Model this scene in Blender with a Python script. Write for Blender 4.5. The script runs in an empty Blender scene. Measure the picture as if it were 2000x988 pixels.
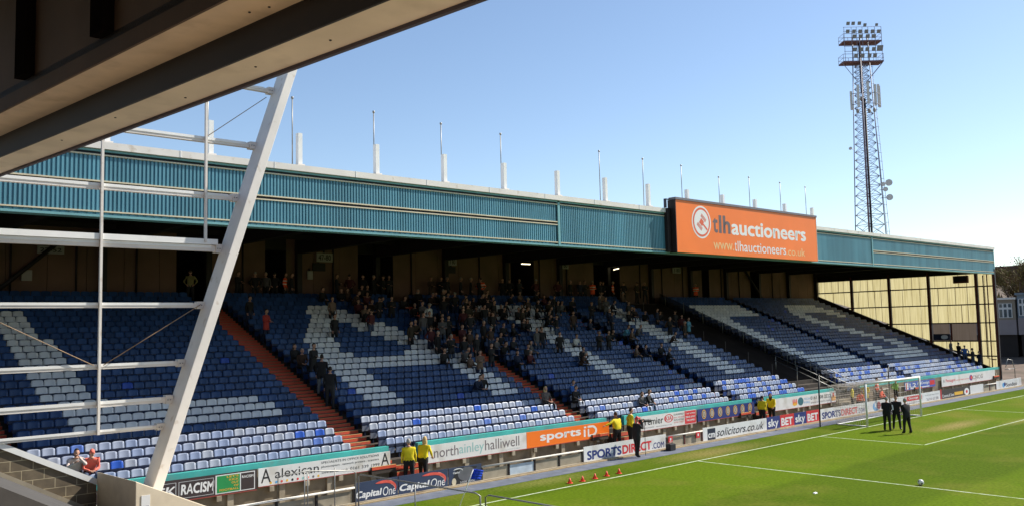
import bpy, bmesh, math, random
from mathutils import Vector, Matrix
random.seed(11)
S = bpy.context.scene
COL = S.collection
# ------------------------------------------------------------------ camera
yaw, pit, rol = math.radians(47.366), math.radians(4.713), math.radians(-1.281)
F = Vector((math.cos(pit)*math.cos(yaw), math.cos(pit)*math.sin(yaw), math.sin(pit)))
R0 = Vector((math.sin(yaw), -math.cos(yaw), 0)); U0 = R0.cross(F)
R = R0*math.cos(rol)+U0*math.sin(rol); U = -R0*math.sin(rol)+U0*math.cos(rol)
CAMP = Vector((-49.944, -24.309, 6.2325))
cd = bpy.data.cameras.new('camera'); cam = bpy.data.objects.new('camera', cd); COL.objects.link(cam)
mw = Matrix((( R.x, U.x, -F.x, CAMP.x), (R.y, U.y, -F.y, CAMP.y), (R.z, U.z, -F.z, CAMP.z), (0, 0, 0, 1)))
cam.matrix_world = mw
cd.sensor_width = 36; cd.lens = 31.097; cd.clip_end = 3000; cd.clip_start = 0.1
S.camera = cam
# ------------------------------------------------------------------ light
SUN = Vector((1.05, -0.34, 1.0)).normalized()          # towards the sun
el = math.asin(SUN.z); az = math.atan2(SUN.x, SUN.y)
w = bpy.data.worlds.new('World'); S.world = w; w.use_nodes = True
nt = w.node_tree; nt.nodes.clear()
sky = nt.nodes.new('ShaderNodeTexSky'); sky.sky_type = 'NISHITA'; sky.sun_disc = False
sky.sun_elevation = el; sky.sun_rotation = az; sky.altitude = 0; sky.air_density = 0.9; sky.dust_density = 0.28; sky.ozone_density = 1.2
bg = nt.nodes.new('ShaderNodeBackground'); bg.inputs[1].default_value = 0.096
wo = nt.nodes.new('ShaderNodeOutputWorld'); nt.links.new(sky.outputs[0], bg.inputs[0]); nt.links.new(bg.outputs[0], wo.inputs[0])
sl = bpy.data.lights.new('sun', 'SUN'); sl.energy = 4.3; sl.angle = math.radians(0.5); sl.color = (1.0, 0.95, 0.86)
so = bpy.data.objects.new('sun', sl); COL.objects.link(so); so.rotation_euler = SUN.to_track_quat('Z', 'Y').to_euler()
S.view_settings.view_transform = 'Standard'; S.view_settings.look = 'None'; S.view_settings.gamma = 1.0
S.view_settings.exposure = 0.8; S.view_settings.use_curve_mapping = False
S.render.engine = 'CYCLES'; S.cycles.max_bounces = 6; S.cycles.diffuse_bounces = 4; S.cycles.transparent_max_bounces = 8
# ------------------------------------------------------------------ materials
MC = {}
def M(name, c, rough=0.6, var=0.12, scale=3.0, bump=0.0, metal=0.0, spec=0.4, dirt=None, dscale=0.6, stretch=(1, 1, 1), dlo=.52, dhi=.72):
    if name in MC: return MC[name]
    m = bpy.data.materials.new(name); m.use_nodes = True; t = m.node_tree; b = t.nodes['Principled BSDF']
    b.inputs['Roughness'].default_value = rough; b.inputs['Metallic'].default_value = metal
    b.inputs['Specular IOR Level'].default_value = spec
    tc = t.nodes.new('ShaderNodeTexCoord'); mp = t.nodes.new('ShaderNodeMapping'); mp.inputs['Scale'].default_value = stretch
    t.links.new(tc.outputs['Object'], mp.inputs[0])
    n = t.nodes.new('ShaderNodeTexNoise'); n.inputs['Scale'].default_value = scale; n.inputs['Detail'].default_value = 5
    t.links.new(mp.outputs[0], n.inputs['Vector'])
    r = t.nodes.new('ShaderNodeValToRGB')
    lo = [max(0, v*(1-var*1.6)) for v in c]; hi = [min(1, v*(1+var*1.6)) for v in c]
    r.color_ramp.elements[0].position = .25; r.color_ramp.elements[1].position = .75
    r.color_ramp.elements[0].color = (*lo, 1); r.color_ramp.elements[1].color = (*hi, 1)
    t.links.new(n.outputs[0], r.inputs[0]); out = r.outputs[0]
    if dirt:
        n2 = t.nodes.new('ShaderNodeTexNoise'); n2.inputs['Scale'].default_value = dscale; n2.inputs['Detail'].default_value = 8
        t.links.new(mp.outputs[0], n2.inputs['Vector'])
        r2 = t.nodes.new('ShaderNodeValToRGB'); r2.color_ramp.elements[0].position = dlo; r2.color_ramp.elements[1].position = dhi
        t.links.new(n2.outputs[0], r2.inputs[0])
        mx = t.nodes.new('ShaderNodeMix'); mx.data_type = 'RGBA'; mx.inputs['B'].default_value = (*dirt, 1)
        t.links.new(r2.outputs[0], mx.inputs['Factor']); t.links.new(out, mx.inputs['A']); out = mx.outputs['Result']
    t.links.new(out, b.inputs['Base Color'])
    if bump:
        bm = t.nodes.new('ShaderNodeBump'); bm.inputs['Strength'].default_value = bump; bm.inputs['Distance'].default_value = .02
        t.links.new(n.outputs[0], bm.inputs['Height']); t.links.new(bm.outputs[0], b.inputs['Normal'])
    MC[name] = m; return m
WHITE = M('white paint', (.80, .79, .76), .45, .05, 2)
WHITEM = M('weathered white metal', (.73, .68, .62), .5, .06, 1.2, dirt=(.46, .36, .26), dscale=3.5, dlo=.62, dhi=.80)
OFFW = M('grubby soffit paint', (.78, .65, .50), .7, .10, .7, dirt=(.60, .49, .37), dscale=1.1)
TEAL = M('teal coated sheet', (.105, .275, .345), .42, .13, .9, spec=.4, stretch=(1, 1, .12), dirt=(.075, .21, .265), dscale=1.6, dlo=.5, dhi=.75)
TEALL = M('pale teal trim', (.16, .36, .38), .5, .08, 1)
TEALP = M('turquoise wall paint', (.06, .42, .38), .6, .12, 1.3, dirt=(.12, .33, .30), dscale=1.7)
NAVY = M('dark navy steel', (.012, .018, .04), .5, .15, 2)
CREAM = M('cream trim', (.62, .54, .38), .5, .07, 2)
CONC = M('brown stained concrete', (.22, .175, .115), .9, .20, 1.6, bump=.4, dirt=(.10, .08, .055), dscale=.9)
CONCP = M('pale concrete', (.34, .29, .21), .9, .16, 1.4, bump=.3, dirt=(.20, .16, .11), dscale=1.0)
PIERM = M('smooth beige concrete', (.68, .58, .43), .85, .06, 1.1, bump=.15, dirt=(.56, .47, .34), dscale=1.2)
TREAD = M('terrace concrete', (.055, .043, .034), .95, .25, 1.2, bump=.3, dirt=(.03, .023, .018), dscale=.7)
ORANGE = M('orange red step paint', (.66, .085, .035), .65, .12, 3, dirt=(.40, .09, .05), dscale=3)
YEDGE = M('worn yellow nosing', (.55, .38, .14), .7, .15, 4)
DARK = M('dark brown steel', (.014, .008, .007), .6, .2, 1)
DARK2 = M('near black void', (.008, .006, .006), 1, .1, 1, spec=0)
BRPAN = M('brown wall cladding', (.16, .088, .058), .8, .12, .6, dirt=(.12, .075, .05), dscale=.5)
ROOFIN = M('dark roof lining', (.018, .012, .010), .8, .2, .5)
BRIK = None
REDC = M('red oxide steel', (.10, .022, .014), .6, .18, 1.5)
GALV = M('galvanised steel', (.30, .29, .27), .45, .12, 3, metal=.6)
RAILW = M('off white rail paint', (.62, .58, .52), .5, .1, 3)
BLACKM = M('black steel', (.015, .015, .017), .5, .1, 2)
TRACK = M('blue grey track', (.115, .13, .17), .9, .12, 2.5, bump=.2, dirt=(.17, .18, .21), dscale=1.5)
ASPH = M('dark asphalt roof felt', (.068, .063, .060), .9, .18, 4, bump=.3, dirt=(.085, .078, .072), dscale=1.5)
KERB = M('ochre kerb', (.42, .31, .17), .9, .15, 2, dirt=(.30, .2, .12), dscale=2)
LINE = M('white line paint', (.50, .56, .38), .8, .15, 6, dirt=(.28, .36, .12), dscale=2.5, dlo=.45, dhi=.7)
SKIN = M('skin', (.50, .27, .19), .55, .06, 6)
SEATB = M('seat frame and shade band', (.010, .016, .045), .5, .1, 3)
def seatmat(n, c, d, spec=.3): return M(n, c, .34, .10, 1.7, spec=spec, dirt=d, dscale=.8)
SB = [seatmat('blue seat a', (.016, .050, .150), (.021, .060, .165)), seatmat('blue seat b', (.013, .042, .125), (.018, .052, .145)), seatmat('blue seat c', (.022, .064, .185), (.028, .072, .19)), seatmat('bright blue seat', (.015, .06, .36), (.02, .08, .32))]
SW = [seatmat('white seat a', (.70, .68, .67), (.62, .60, .59)), seatmat('white seat b', (.75, .73, .71), (.65, .63, .62)), seatmat('white seat c', (.65, .64, .65), (.58, .57, .58))]
SP = [seatmat('faded seat a', (.27, .31, .42), (.33, .36, .43)), seatmat('faded seat b', (.30, .335, .43), (.25, .295, .41)), seatmat('faded seat c', (.235, .285, .42), (.30, .34, .43)), seatmat('faded seat d', (.33, .355, .42), (.28, .31, .40))]
SR = [seatmat('replacement blue seat', (.022, .085, .42), (.028, .11, .40)), seatmat('half faded seat', (.09, .16, .44), (.06, .12, .42))]
# ------------------------------------------------------------------ mesh helpers
class MB:
    def __init__(s): s.v = []; s.f = []; s.m = []; s.mats = []; s.sm = []
    def mi(s, mat):
        if mat not in s.mats: s.mats.append(mat)
        return s.mats.index(mat)
    def poly(s, pts, mat, smooth=False):
        i = len(s.v); s.v += [tuple(p) for p in pts]; s.f.append(tuple(range(i, i+len(pts)))); s.m.append(s.mi(mat)); s.sm.append(smooth)
    def hexa(s, p, mat):      # 8 corners: bottom 0-3, top 4-7 (ccw seen from above)
        i = len(s.v); s.v += [tuple(q) for q in p]; k = s.mi(mat)
        for f in ((3, 2, 1, 0), (4, 5, 6, 7), (0, 1, 5, 4), (1, 2, 6, 5), (2, 3, 7, 6), (3, 0, 4, 7)):
            s.f.append(tuple(i+a for a in f)); s.m.append(k); s.sm.append(False)
    def box(s, x0, x1, y0, y1, z0, z1, mat):
        s.hexa([(x0, y0, z0), (x1, y0, z0), (x1, y1, z0), (x0, y1, z0), (x0, y0, z1), (x1, y0, z1), (x1, y1, z1), (x0, y1, z1)], mat); return s
    def tube(s, pts, r, mat, n=8, cap=True):
        pts = [Vector(p) for p in pts]; k = s.mi(mat); rings = []
        rr = r if isinstance(r, (list, tuple)) else [r]*len(pts)
        for j, p in enumerate(pts):
            d = (pts[min(j+1, len(pts)-1)]-pts[max(j-1, 0)]).normalized()
            a = d.cross(Vector((0, 0, 1)) if abs(d.z) < .9 else Vector((1, 0, 0))).normalized(); b = d.cross(a)
            i = len(s.v); s.v += [tuple(p+(a*math.cos(2*math.pi*q/n)+b*math.sin(2*math.pi*q/n))*rr[j]) for q in range(n)]; rings.append(i)
        for A, B in zip(rings, rings[1:]):
            for q in range(n):
                s.f.append((A+q, A+(q+1) % n, B+(q+1) % n, B+q)); s.m.append(k); s.sm.append(n > 4)
        if cap:
            s.f.append(tuple(rings[0]+q for q in range(n))[::-1]); s.m.append(k); s.sm.append(False)
            s.f.append(tuple(rings[-1]+q for q in range(n))); s.m.append(k); s.sm.append(False)
        return s
    def disc(s, c, rx, rz, y, mat, n=32, inner=0.0):   # in an XZ plane facing -Y
        if inner:
            for q in range(n):
                a, b = 2*math.pi*q/n, 2*math.pi*(q+1)/n
                s.poly([(c[0]+rx*math.cos(a), y, c[1]+rz*math.sin(a)), (c[0]+rx*math.cos(b), y, c[1]+rz*math.sin(b)),
                        (c[0]+rx*inner*math.cos(b), y, c[1]+rz*inner*math.sin(b)), (c[0]+rx*inner*math.cos(a), y, c[1]+rz*inner*math.sin(a))], mat)
        else: s.poly([(c[0]+rx*math.cos(2*math.pi*q/n), y, c[1]+rz*math.sin(2*math.pi*q/n)) for q in range(n)], mat)
        return s
    def mesh(s, name, off=(0, 0, 0)):
        me = bpy.data.meshes.new(name); ox, oy, oz = off
        me.from_pydata([(a-ox, b-oy, c-oz) for a, b, c in s.v], [], s.f)
        for m in s.mats: me.materials.append(m)
        me.polygons.foreach_set('material_index', s.m); me.polygons.foreach_set('use_smooth', s.sm); me.update(); return me
    def build(s, name, parent=None, bevel=0, **k):
        off = worldloc(parent) if parent else (0, 0, 0)
        o = bpy.data.objects.new(name, s.mesh(name, off)); COL.objects.link(o)
        if parent: o.parent = parent
        if bevel:
            b = o.modifiers.new('bevel', 'BEVEL'); b.width = bevel; b.segments = 2; b.limit_method = 'ANGLE'
        tag(o, **k); return o
def worldloc(o):
    v = Vector((0, 0, 0))
    while o: v += o.location; o = o.parent
    return v
def tag(o, label=None, cat=None, group=None, kind=None):
    if label: o['label'] = label
    if cat: o['category'] = cat
    if group: o['group'] = group
    if kind: o['kind'] = kind
    return o
def empty(name, loc, label, cat, group=None):
    o = bpy.data.objects.new(name, None); COL.objects.link(o); o.location = loc; o.empty_display_size = .2; return tag(o, label, cat, group)
def text(parent, body, x0, x1, z0, z1, y, mat, bold=0.0, shear=0.0, name='lettering', slope=0.0):
    cu = bpy.data.curves.new('t', 'FONT'); cu.body = body; cu.size = 1; cu.shear = shear; cu.resolution_u = 3; cu.dimensions = '2D'; cu.fill_mode = 'BOTH'; cu.space_character = 1.0
    o = bpy.data.objects.new('t', cu); COL.objects.link(o)
    dg = bpy.context.evaluated_depsgraph_get(); me = bpy.data.meshes.new_from_object(o.evaluated_get(dg))
    bpy.data.objects.remove(o)
    if bold > 0:                                        # widen the strokes: push every outline vertex outwards
        bm = bmesh.new(); bm.from_mesh(me); bmesh.ops.remove_doubles(bm, verts=bm.verts, dist=1e-5); mv = {}
        for e in bm.edges:
            if len(e.link_faces) == 1:
                p, q = e.verts; t_ = (q.co-p.co); n_ = Vector((t_.y, -t_.x, 0))
                if n_.length < 1e-7: continue
                n_.normalize(); cc = e.link_faces[0].calc_center_median()
                if n_.dot(cc-p.co) > 0: n_ = -n_
                for v in (p, q): mv.setdefault(v, []).append(n_)
        for v, ns in mv.items():
            s_ = sum(ns, Vector()); 
            if s_.length/len(ns) > .62: v.co += s_.normalized()*bold*min(1.5, 1/max(.4, s_.length/len(ns)))
        bm.to_mesh(me); bm.free()
    xs = [v.co.x for v in me.vertices]; ys = [v.co.y for v in me.vertices]
    ax, bx, ay, by = min(xs), max(xs), min(ys), max(ys); off = worldloc(parent)
    for v in me.vertices:
        u = (v.co.x-ax)/(bx-ax); t = (v.co.y-ay)/(by-ay)
        v.co = (x0+(x1-x0)*u-off[0], y-off[1], z0+(z1-z0)*t+slope*u-off[2])
    me.materials.clear(); me.materials.append(mat); me.update()
    q = bpy.data.objects.new(name, me); COL.objects.link(q); q.parent = parent; return q
ORD = 'first second third fourth fifth sixth seventh eighth ninth tenth eleventh twelfth thirteenth fourteenth fifteenth sixteenth seventeenth eighteenth nineteenth twentieth'.split()
ORD += ['twenty-'+q for q in ORD[:9]] + ['thirtieth'] + ['thirty-'+q for q in ORD[:9]]
# ------------------------------------------------------------------ ground
g = MB(); g.poly([(-600, -600, -.02), (900, -600, -.02), (900, 900, -.02), (-600, 900, -.02)], M('brown earth ground', (.13, .10, .06), .95, .25, .15, dirt=(.07, .09, .03), dscale=.05))
g.build('ground', kind='structure')
def grass_mat():
    m = bpy.data.materials.new('pitch grass'); m.use_nodes = True; t = m.node_tree; b = t.nodes['Principled BSDF']
    b.inputs['Roughness'].default_value = .95; b.inputs['Specular IOR Level'].default_value = .03
    L = t.links.new; N = t.nodes.new
    tc = N('ShaderNodeTexCoord'); sp = N('ShaderNodeSeparateXYZ'); L(tc.outputs['Object'], sp.inputs[0])
    nz = N('ShaderNodeTexNoise'); nz.inputs['Scale'].default_value = .35; nz.inputs['Detail'].default_value = 6; L(tc.outputs['Object'], nz.inputs['Vector'])
    fine = N('ShaderNodeTexNoise'); fine.inputs['Scale'].default_value = 9; fine.inputs['Detail'].default_value = 8; L(tc.outputs['Object'], fine.inputs['Vector'])
    # mown bands parallel to the goal line, 5.5 m wide, slightly wavering
    a = N('ShaderNodeMath'); a.operation = 'MULTIPLY_ADD'; L(nz.outputs[0], a.inputs[0]); a.inputs[1].default_value = .5; L(sp.outputs[1], a.inputs[2])
    w_ = N('ShaderNodeMath'); w_.operation = 'MULTIPLY'; L(a.outputs[0], w_.inputs[0]); w_.inputs[1].default_value = math.pi/5.5
    si = N('ShaderNodeMath'); si.operation = 'SINE'; L(w_.outputs[0], si.inputs[0])
    st = N('ShaderNodeMapRange'); L(si.outputs[0], st.inputs[0]); st.inputs[1].default_value = -.25; st.inputs[2].default_value = .25; st.interpolation_type = 'SMOOTHSTEP'
    # fainter crossing bands
    a2 = N('ShaderNodeMath'); a2.operation = 'MULTIPLY_ADD'; L(nz.outputs[0], a2.inputs[0]); a2.inputs[1].default_value = .5; L(sp.outputs[0], a2.inputs[2])
    w2_ = N('ShaderNodeMath'); w2_.operation = 'MULTIPLY'; L(a2.outputs[0], w2_.inputs[0]); w2_.inputs[1].default_value = math.pi/6.8
    s2 = N('ShaderNodeMath'); s2.operation = 'SINE'; L(w2_.outputs[0], s2.inputs[0])
    st2 = N('ShaderNodeMapRange'); L(s2.outputs[0], st2.inputs[0]); st2.inputs[1].default_value = -.2; st2.inputs[2].default_value = .2; st2.interpolation_type = 'SMOOTHSTEP'; st2.inputs[3].default_value = -.22; st2.inputs[4].default_value = .22
    sm_ = N('ShaderNodeMath'); sm_.operation = 'ADD'; sm_.use_clamp = True; L(st.outputs[0], sm_.inputs[0]); L(st2.outputs[0], sm_.inputs[1])
    mx = N('ShaderNodeMix'); mx.data_type = 'RGBA'; L(sm_.outputs[0], mx.inputs['Factor'])
    mx.inputs['A'].default_value = (.103, .160, .007, 1); mx.inputs['B'].default_value = (.074, .118, .006, 1)
    # dry worn patches
    r2 = N('ShaderNodeValToRGB'); r2.color_ramp.elements[0].position = .50; r2.color_ramp.elements[1].position = .80
    n2 = N('ShaderNodeTexNoise'); n2.inputs['Scale'].default_value = .16; n2.inputs['Detail'].default_value = 7; n2.inputs['Roughness'].default_value = .65; L(tc.outputs['Object'], n2.inputs['Vector'])
    L(n2.outputs[0], r2.inputs[0])
    mx2 = N('ShaderNodeMix'); mx2.data_type = 'RGBA'; L(r2.outputs[0], mx2.inputs['Factor']); L(mx.outputs['Result'], mx2.inputs['A']); mx2.inputs['B'].default_value = (.18, .17, .03, 1)
    def patch(cx, cy, rx, ry, prev, col, amt):
        d = N('ShaderNodeVectorMath'); d.operation = 'SUBTRACT'; L(tc.outputs['Object'], d.inputs[0]); d.inputs[1].default_value = (cx, cy, 0)
        s_ = N('ShaderNodeVectorMath'); s_.operation = 'MULTIPLY'; L(d.outputs[0], s_.inputs[0]); s_.inputs[1].default_value = (1/rx, 1/ry, 0)
        l = N('ShaderNodeVectorMath'); l.operation = 'LENGTH'; L(s_.outputs[0], l.inputs[0])
        ad = N('ShaderNodeMath'); ad.operation = 'MULTIPLY_ADD'; L(fine.outputs[0], ad.inputs[0]); ad.inputs[1].default_value = -1.2; L(l.outputs['Value'], ad.inputs[2])
        mr = N('ShaderNodeMapRange'); L(ad.outputs[0], mr.inputs[0]); mr.inputs[1].default_value = -.5; mr.inputs[2].default_value = .55; mr.inputs[3].default_value = amt; mr.inputs[4].default_value = 0
        m_ = N('ShaderNodeMix'); m_.data_type = 'RGBA'; L(mr.outputs[0], m_.inputs['Factor']); L(prev, m_.inputs['A']); m_.inputs['B'].default_value = (*col, 1); return m_.outputs['Result']
    o = mx2.outputs['Result']
    o = patch(3.6, -3.6, 4.2, .9, o, (.30, .23, .09), .75)
    o = patch(-13.5, 1.0, 4.5, 1.0, o, (.27, .21, .08), .6)
    o = patch(7.5, -5.6, 3.5, .6, o, (.27, .22, .08), .45)
    o = patch(-24.5, 1.6, 3.0, .8, o, (.22, .21, .06), .6)
    fr = N('ShaderNodeMapRange'); L(fine.outputs[0], fr.inputs[0]); fr.inputs[1].default_value = .3; fr.inputs[2].default_value = .7; fr.inputs[3].default_value = .74; fr.inputs[4].default_value = 1.22
    vm = N('ShaderNodeVectorMath'); vm.operation = 'SCALE'; L(o, vm.inputs[0]); L(fr.outputs[0], vm.inputs['Scale'])
    L(vm.outputs[0], b.inputs['Base Color'])
    bp = N('ShaderNodeBump'); bp.inputs['Strength'].default_value = .6; bp.inputs['Distance'].default_value = .03
    f2 = N('ShaderNodeTexNoise'); f2.inputs['Scale'].default_value = 40; f2.inputs['Detail'].default_value = 3; L(tc.outputs['Object'], f2.inputs['Vector'])
    L(f2.outputs[0], bp.inputs['Height']); L(bp.outputs[0], b.inputs['Normal'])
    return m
g = MB(); g.poly([(-33.0, -110, 0), (45, -110, 0), (45, 2.1, 0), (-33.0, 2.1, 0)], grass_mat()); g.build('pitch_grass', kind='structure')
g = MB(); g.box(-70, 60, 2.1, 3.2, -.1, .012, TRACK); g.build('track', kind='structure')
g = MB(); g.box(-38.0, -33.0, -110, 2.1, -.1, .012, TRACK); g.build('side_track', kind='structure')
g = MB(); g.box(-70, 36.4, 3.2, 5.0, -.1, .10, CONCP); g.build('passage_floor', kind='structure')
g = MB(); g.box(-60, 36, 3.12, 3.2, -.1, .06, KERB); g.build('kerb', kind='structure')
def strip(mb, p, q, w=.1, z=.004):
    p, q = Vector(p), Vector(q); d = (q-p).normalized(); n = Vector((-d.y, d.x))*w/2
    mb.poly([(p.x-n.x, p.y-n.y, z), (q.x-n.x, q.y-n.y, z), (q.x+n.x, q.y+n.y, z), (p.x+n.x, p.y+n.y, z)], LINE)
def arc(mb, cx, cy, r, a0, a1, n, z):
    for i in range(n):
        a, b = a0+(a1-a0)*i/n, a0+(a1-a0)*(i+1)/n
        mb.poly([(cx+(r-.05)*math.cos(a), cy+(r-.05)*math.sin(a), z), (cx+(r+.05)*math.cos(a), cy+(r+.05)*math.sin(a), z), (cx+(r+.05)*math.cos(b), cy+(r+.05)*math.sin(b), z), (cx+(r-.05)*math.cos(b), cy+(r-.05)*math.sin(b), z)], LINE)
mk = MB()
strip(mk, (-30.34, 0), (37.66, 0), .10, .004)
strip(mk, (-5.5, -5.5), (12.82, -5.5), .085, .004)
strip(mk, (-5.5, -.06), (-5.5, -5.45), .085, .004); strip(mk, (12.82, -.06), (12.82, -5.45), .085, .004)
strip(mk, (-16.5, -16.5), (23.82, -16.5), .085, .004); strip(mk, (-16.5, -.06), (-16.5, -16.45), .085, .004); strip(mk, (23.82, -.06), (23.82, -16.45), .085, .004)
strip(mk, (-30.34, -.06), (-30.34, -100), .085, .004); strip(mk, (37.66, -.06), (37.66, -100), .085, .004)
arc(mk, -30.34, 0, 1.0, -math.pi/2+.06, -.06, 14, .004); arc(mk, 3.66, -11, 9.15, math.radians(218), math.radians(322), 40, .004)
mk.build('pitch_markings', kind='structure')

# ================================================================== THE STAND
XA, XE, YF = -52.0, 36.0, 4.9
SEG = [(-46.2, -43.3), (-42.1, -30.8), (-29.6, -18.3), (-17.1, -5.7), (-4.6, 3.0), (8.4, 17.6), (18.8, 33.5)]
NR, SW_ = 27, .435
tz = lambda r: 1.1+.249*r
ty = lambda r: 5.0+.6*r
ST = empty('football_stand', (0, 10, 0), 'long covered seating stand with corrugated teal roof edge behind the goal', 'stand')
mb = MB()
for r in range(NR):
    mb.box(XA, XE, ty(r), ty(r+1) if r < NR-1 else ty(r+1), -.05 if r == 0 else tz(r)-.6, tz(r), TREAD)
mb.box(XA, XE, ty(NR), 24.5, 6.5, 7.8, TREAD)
mb.build('terrace', ST)
# aisles with orange steps
GAPS = [(-29.8, -28.05), (-16.95, -14.67), (-4.1, -2.48)]
AISLES = [(-43.3, -42.1), (-30.8, -29.6), (-18.3, -17.1), (-5.7, -4.6), (17.6, 18.8), (33.6, 34.9)]
for a, b in AISLES:
    mb = MB()
    for r in range(NR):
        mb.box(a+.04, b-.04, ty(r)-.3, ty(r)-.004, tz(r)-.4, tz(r)-.1245, TREAD)     # half step
        mb.box(a+.04, b-.04, ty(r)-.318, ty(r)-.301, tz(r)-.235, tz(r)-.128, ORANGE)
        mb.box(a+.04, b-.04, ty(r)-.318, ty(r)-.25, tz(r)-.1245, tz(r)-.118, YEDGE)
        mb.box(a+.04, b-.04, ty(r)-.018, ty(r)-.001, tz(r)-.115, tz(r)-.004, ORANGE)
        mb.box(a+.04, b-.04, ty(r)-.018, ty(r)+.05, tz(r)+.001, tz(r)+.008, YEDGE)
    mb.build('aisle_steps', ST)
# front wall
edges = [XA]+[q for gp in GAPS for q in gp]+[5.7, 9.4, XE]
for i in range(0, len(edges)-1, 2):
    a, b = edges[i], edges[i+1]; mb = MB(); x = a
    mb.box(a, b, 4.94, 5.0-.002, 0, 1.46, CONC)
    mb.box(a, b, 4.96, 5.16, 1.465, 1.66, TEALP)
    while x < b-.3:
        mb.box(x+.1, x+.32, 4.87, 4.938, .1, 1.2, CONCP); x += 1.93
    mb.build('front_wall', ST)
for a, b in GAPS+[(5.7, 9.4)]:
    mb = MB()
    if a > 5: x0, x1 = a, b
    else: x0, x1 = a+.05, a+1.3 if a > -20 else b-.35
    for k in range(5):
        z = 1.1-.2*(k+1); y = 5.0-.26*(k+1)+.0
        if a < 5:
            mb.box(x0, x1, y, y+.256, .1, z+.0, TREAD); mb.box(x0, x1, y-.014, y-.001, z-.17, z-.01, ORANGE); mb.box(x0, x1, y-.014, y+.05, z+.002, z+.008, YEDGE)
        else: mb.box(x0, x1, y, y+.256, .1, z, CONCP)
    mb.build('entry_steps', ST)
    if a < 5 and x1 < b-.1:
        mb = MB(); mb.box(x1+.03, b, 4.975, 4.997, .1, 1.2, CONC); mb.box(x1+.03, b, 4.97, 5.16, 1.2, 1.64, TEALP); mb.build('front_wall', ST)
# rear wall: brown panels between dark openings
OPEN = [(-31.3, -29.4), (-26.2, -24.9), (-20.0, -17.4), (-7.2, -4.9), (1.6, 4.7), (15.9, 17.0), (23.7, 25.3)]
x = XA; YR = 22.3
for a, b in OPEN+[(XE, XE)]:
    mb = MB(); q = x
    while q < a-.02:
        e = min(q+1.8, a); mb.box(q+.012, e-.012, YR, YR+.2, 7.8, 11.6, BRPAN); q = e
    mb.build('rear_wall', ST)
    if b > a:
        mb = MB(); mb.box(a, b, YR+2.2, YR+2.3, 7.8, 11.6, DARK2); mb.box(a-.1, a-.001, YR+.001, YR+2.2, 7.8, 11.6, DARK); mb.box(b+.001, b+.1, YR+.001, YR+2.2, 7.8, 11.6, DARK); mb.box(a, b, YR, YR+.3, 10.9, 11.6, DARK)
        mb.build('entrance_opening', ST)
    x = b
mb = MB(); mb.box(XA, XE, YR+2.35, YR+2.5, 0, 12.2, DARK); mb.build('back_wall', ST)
cols = [-24.2+5.45*k for k in range(-5, 12)]
for c in cols:
    if c > XE or c < XA: continue
    mb = MB(); mb.box(c-.16, c+.16, YR-.35, YR-.05, 7.8, 11.5, DARK); mb.build('column', ST)
    mb = MB(); mb.box(c-.12, c+.12, 5.3, YR-.05, 10.75, 11.45, ROOFIN)
    mb.box(c-.18, c+.18, 5.3, YR-.05, 10.70, 10.748, ROOFIN); mb.build('roof_beam', ST)
for c0, c1 in ((-40.2, -36.6), (22.2, 25.5), (-38, -34.5)):
    mb = MB(); mb.tube([(c0, YR-.2, 8.0 if c0 > 0 or c0 < -39 else 11), (c1, YR-.2, 11.3)], .11, DARK, 6) if c0 < 0 else mb.tube([(c0, YR-.2, 11.3), (c1, YR-.2, 8.2)], .11, DARK, 6)
    mb.build('diagonal_brace', ST)
for c in [-45+2.9*k for k in range(27)]:
    if all(not(a-.3 < c < b+.3) for a, b in OPEN): mb = MB(); mb.tube([(c, YR-.06, 8.3), (c, YR-.06, 11.2)], .05, DARK, 6); mb.build('downpipe', ST)
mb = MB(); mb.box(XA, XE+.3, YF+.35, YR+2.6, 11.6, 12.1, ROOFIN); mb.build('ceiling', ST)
mb = MB(); mb.box(XA, XE+.3, 4.9, YR+2.7, 12.14, 12.30, WHITEM); mb.build('roof', ST)
for y in (8.5, 12.5, 16.5, 20.0):
    mb = MB(); mb.box(XA, XE, y-.1, y+.1, 11.3, 11.55, ROOFIN); mb.build('purlin', ST)
# roof edge: corrugated sections with cream rails
def corr(x0, x1, z0, z1, y, mb, pitch=.13, d=.055):
    n = int((x1-x0)/pitch)
    for i in range(n):
        a = x0+i*pitch; p = pitch
        pr = [(a, y), (a+.50*p, y), (a+.60*p, y+d), (a+.90*p, y+d), (a+p, y)]
        for (u, s), (v, t) in zip(pr, pr[1:]): mb.poly([(u, s, z0), (v, t, z0), (v, t, z1), (u, s, z1)], TEAL)
for x0, x1, split in ((XA, -20.06, True), (-19.94, -11.3, False), (-11.3, 3.6, False), (3.6, 12.2, False), (12.32, 36.05, True)):
    mb = MB(); mb.box(x0, x1, YF+.10, YF+.16, 9.98, 12.1, NAVY); mb.build('fascia_backing', ST)
    if split: rng = [(11.11, 11.90), (10.14, 10.93)]
    else: rng = [(10.14, 11.90)]
    for z0, z1 in rng:
        mb = MB(); corr(x0, x1, z0, z1, YF, mb); mb.build('corrugated_panel', ST)
        for z in (z0-.045, z1):
            mb = MB(); mb.box(x0, x1, YF-.03, YF+.06, z, z+.045, CREAM); mb.build('cream_rail', ST)
    mb = MB(); corr(x0, x1, 10.02, 10.085, YF+.02, mb, .26, .03); mb.box(x0, x1, YF-.03, YF+.5, 9.94, 10.015, TEALL); mb.build('drip_flange', ST)
    mb = MB(); mb.box(x0, x1, YF-.02, YF+.08, 12.03, 12.10, TEALL); mb.build('top_flange', ST)
for x in (-20.0, 12.26):
    mb = MB(); mb.box(x-.07, x+.07, YF-.04, YF+.05, 9.94, 12.02, TEALL); mb.build('joint_strip', ST)
mb = MB(); mb.box(XA, XE+.1, YF-.12, YF+.5, 12.11, 12.34, WHITEM); x = XA
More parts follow.
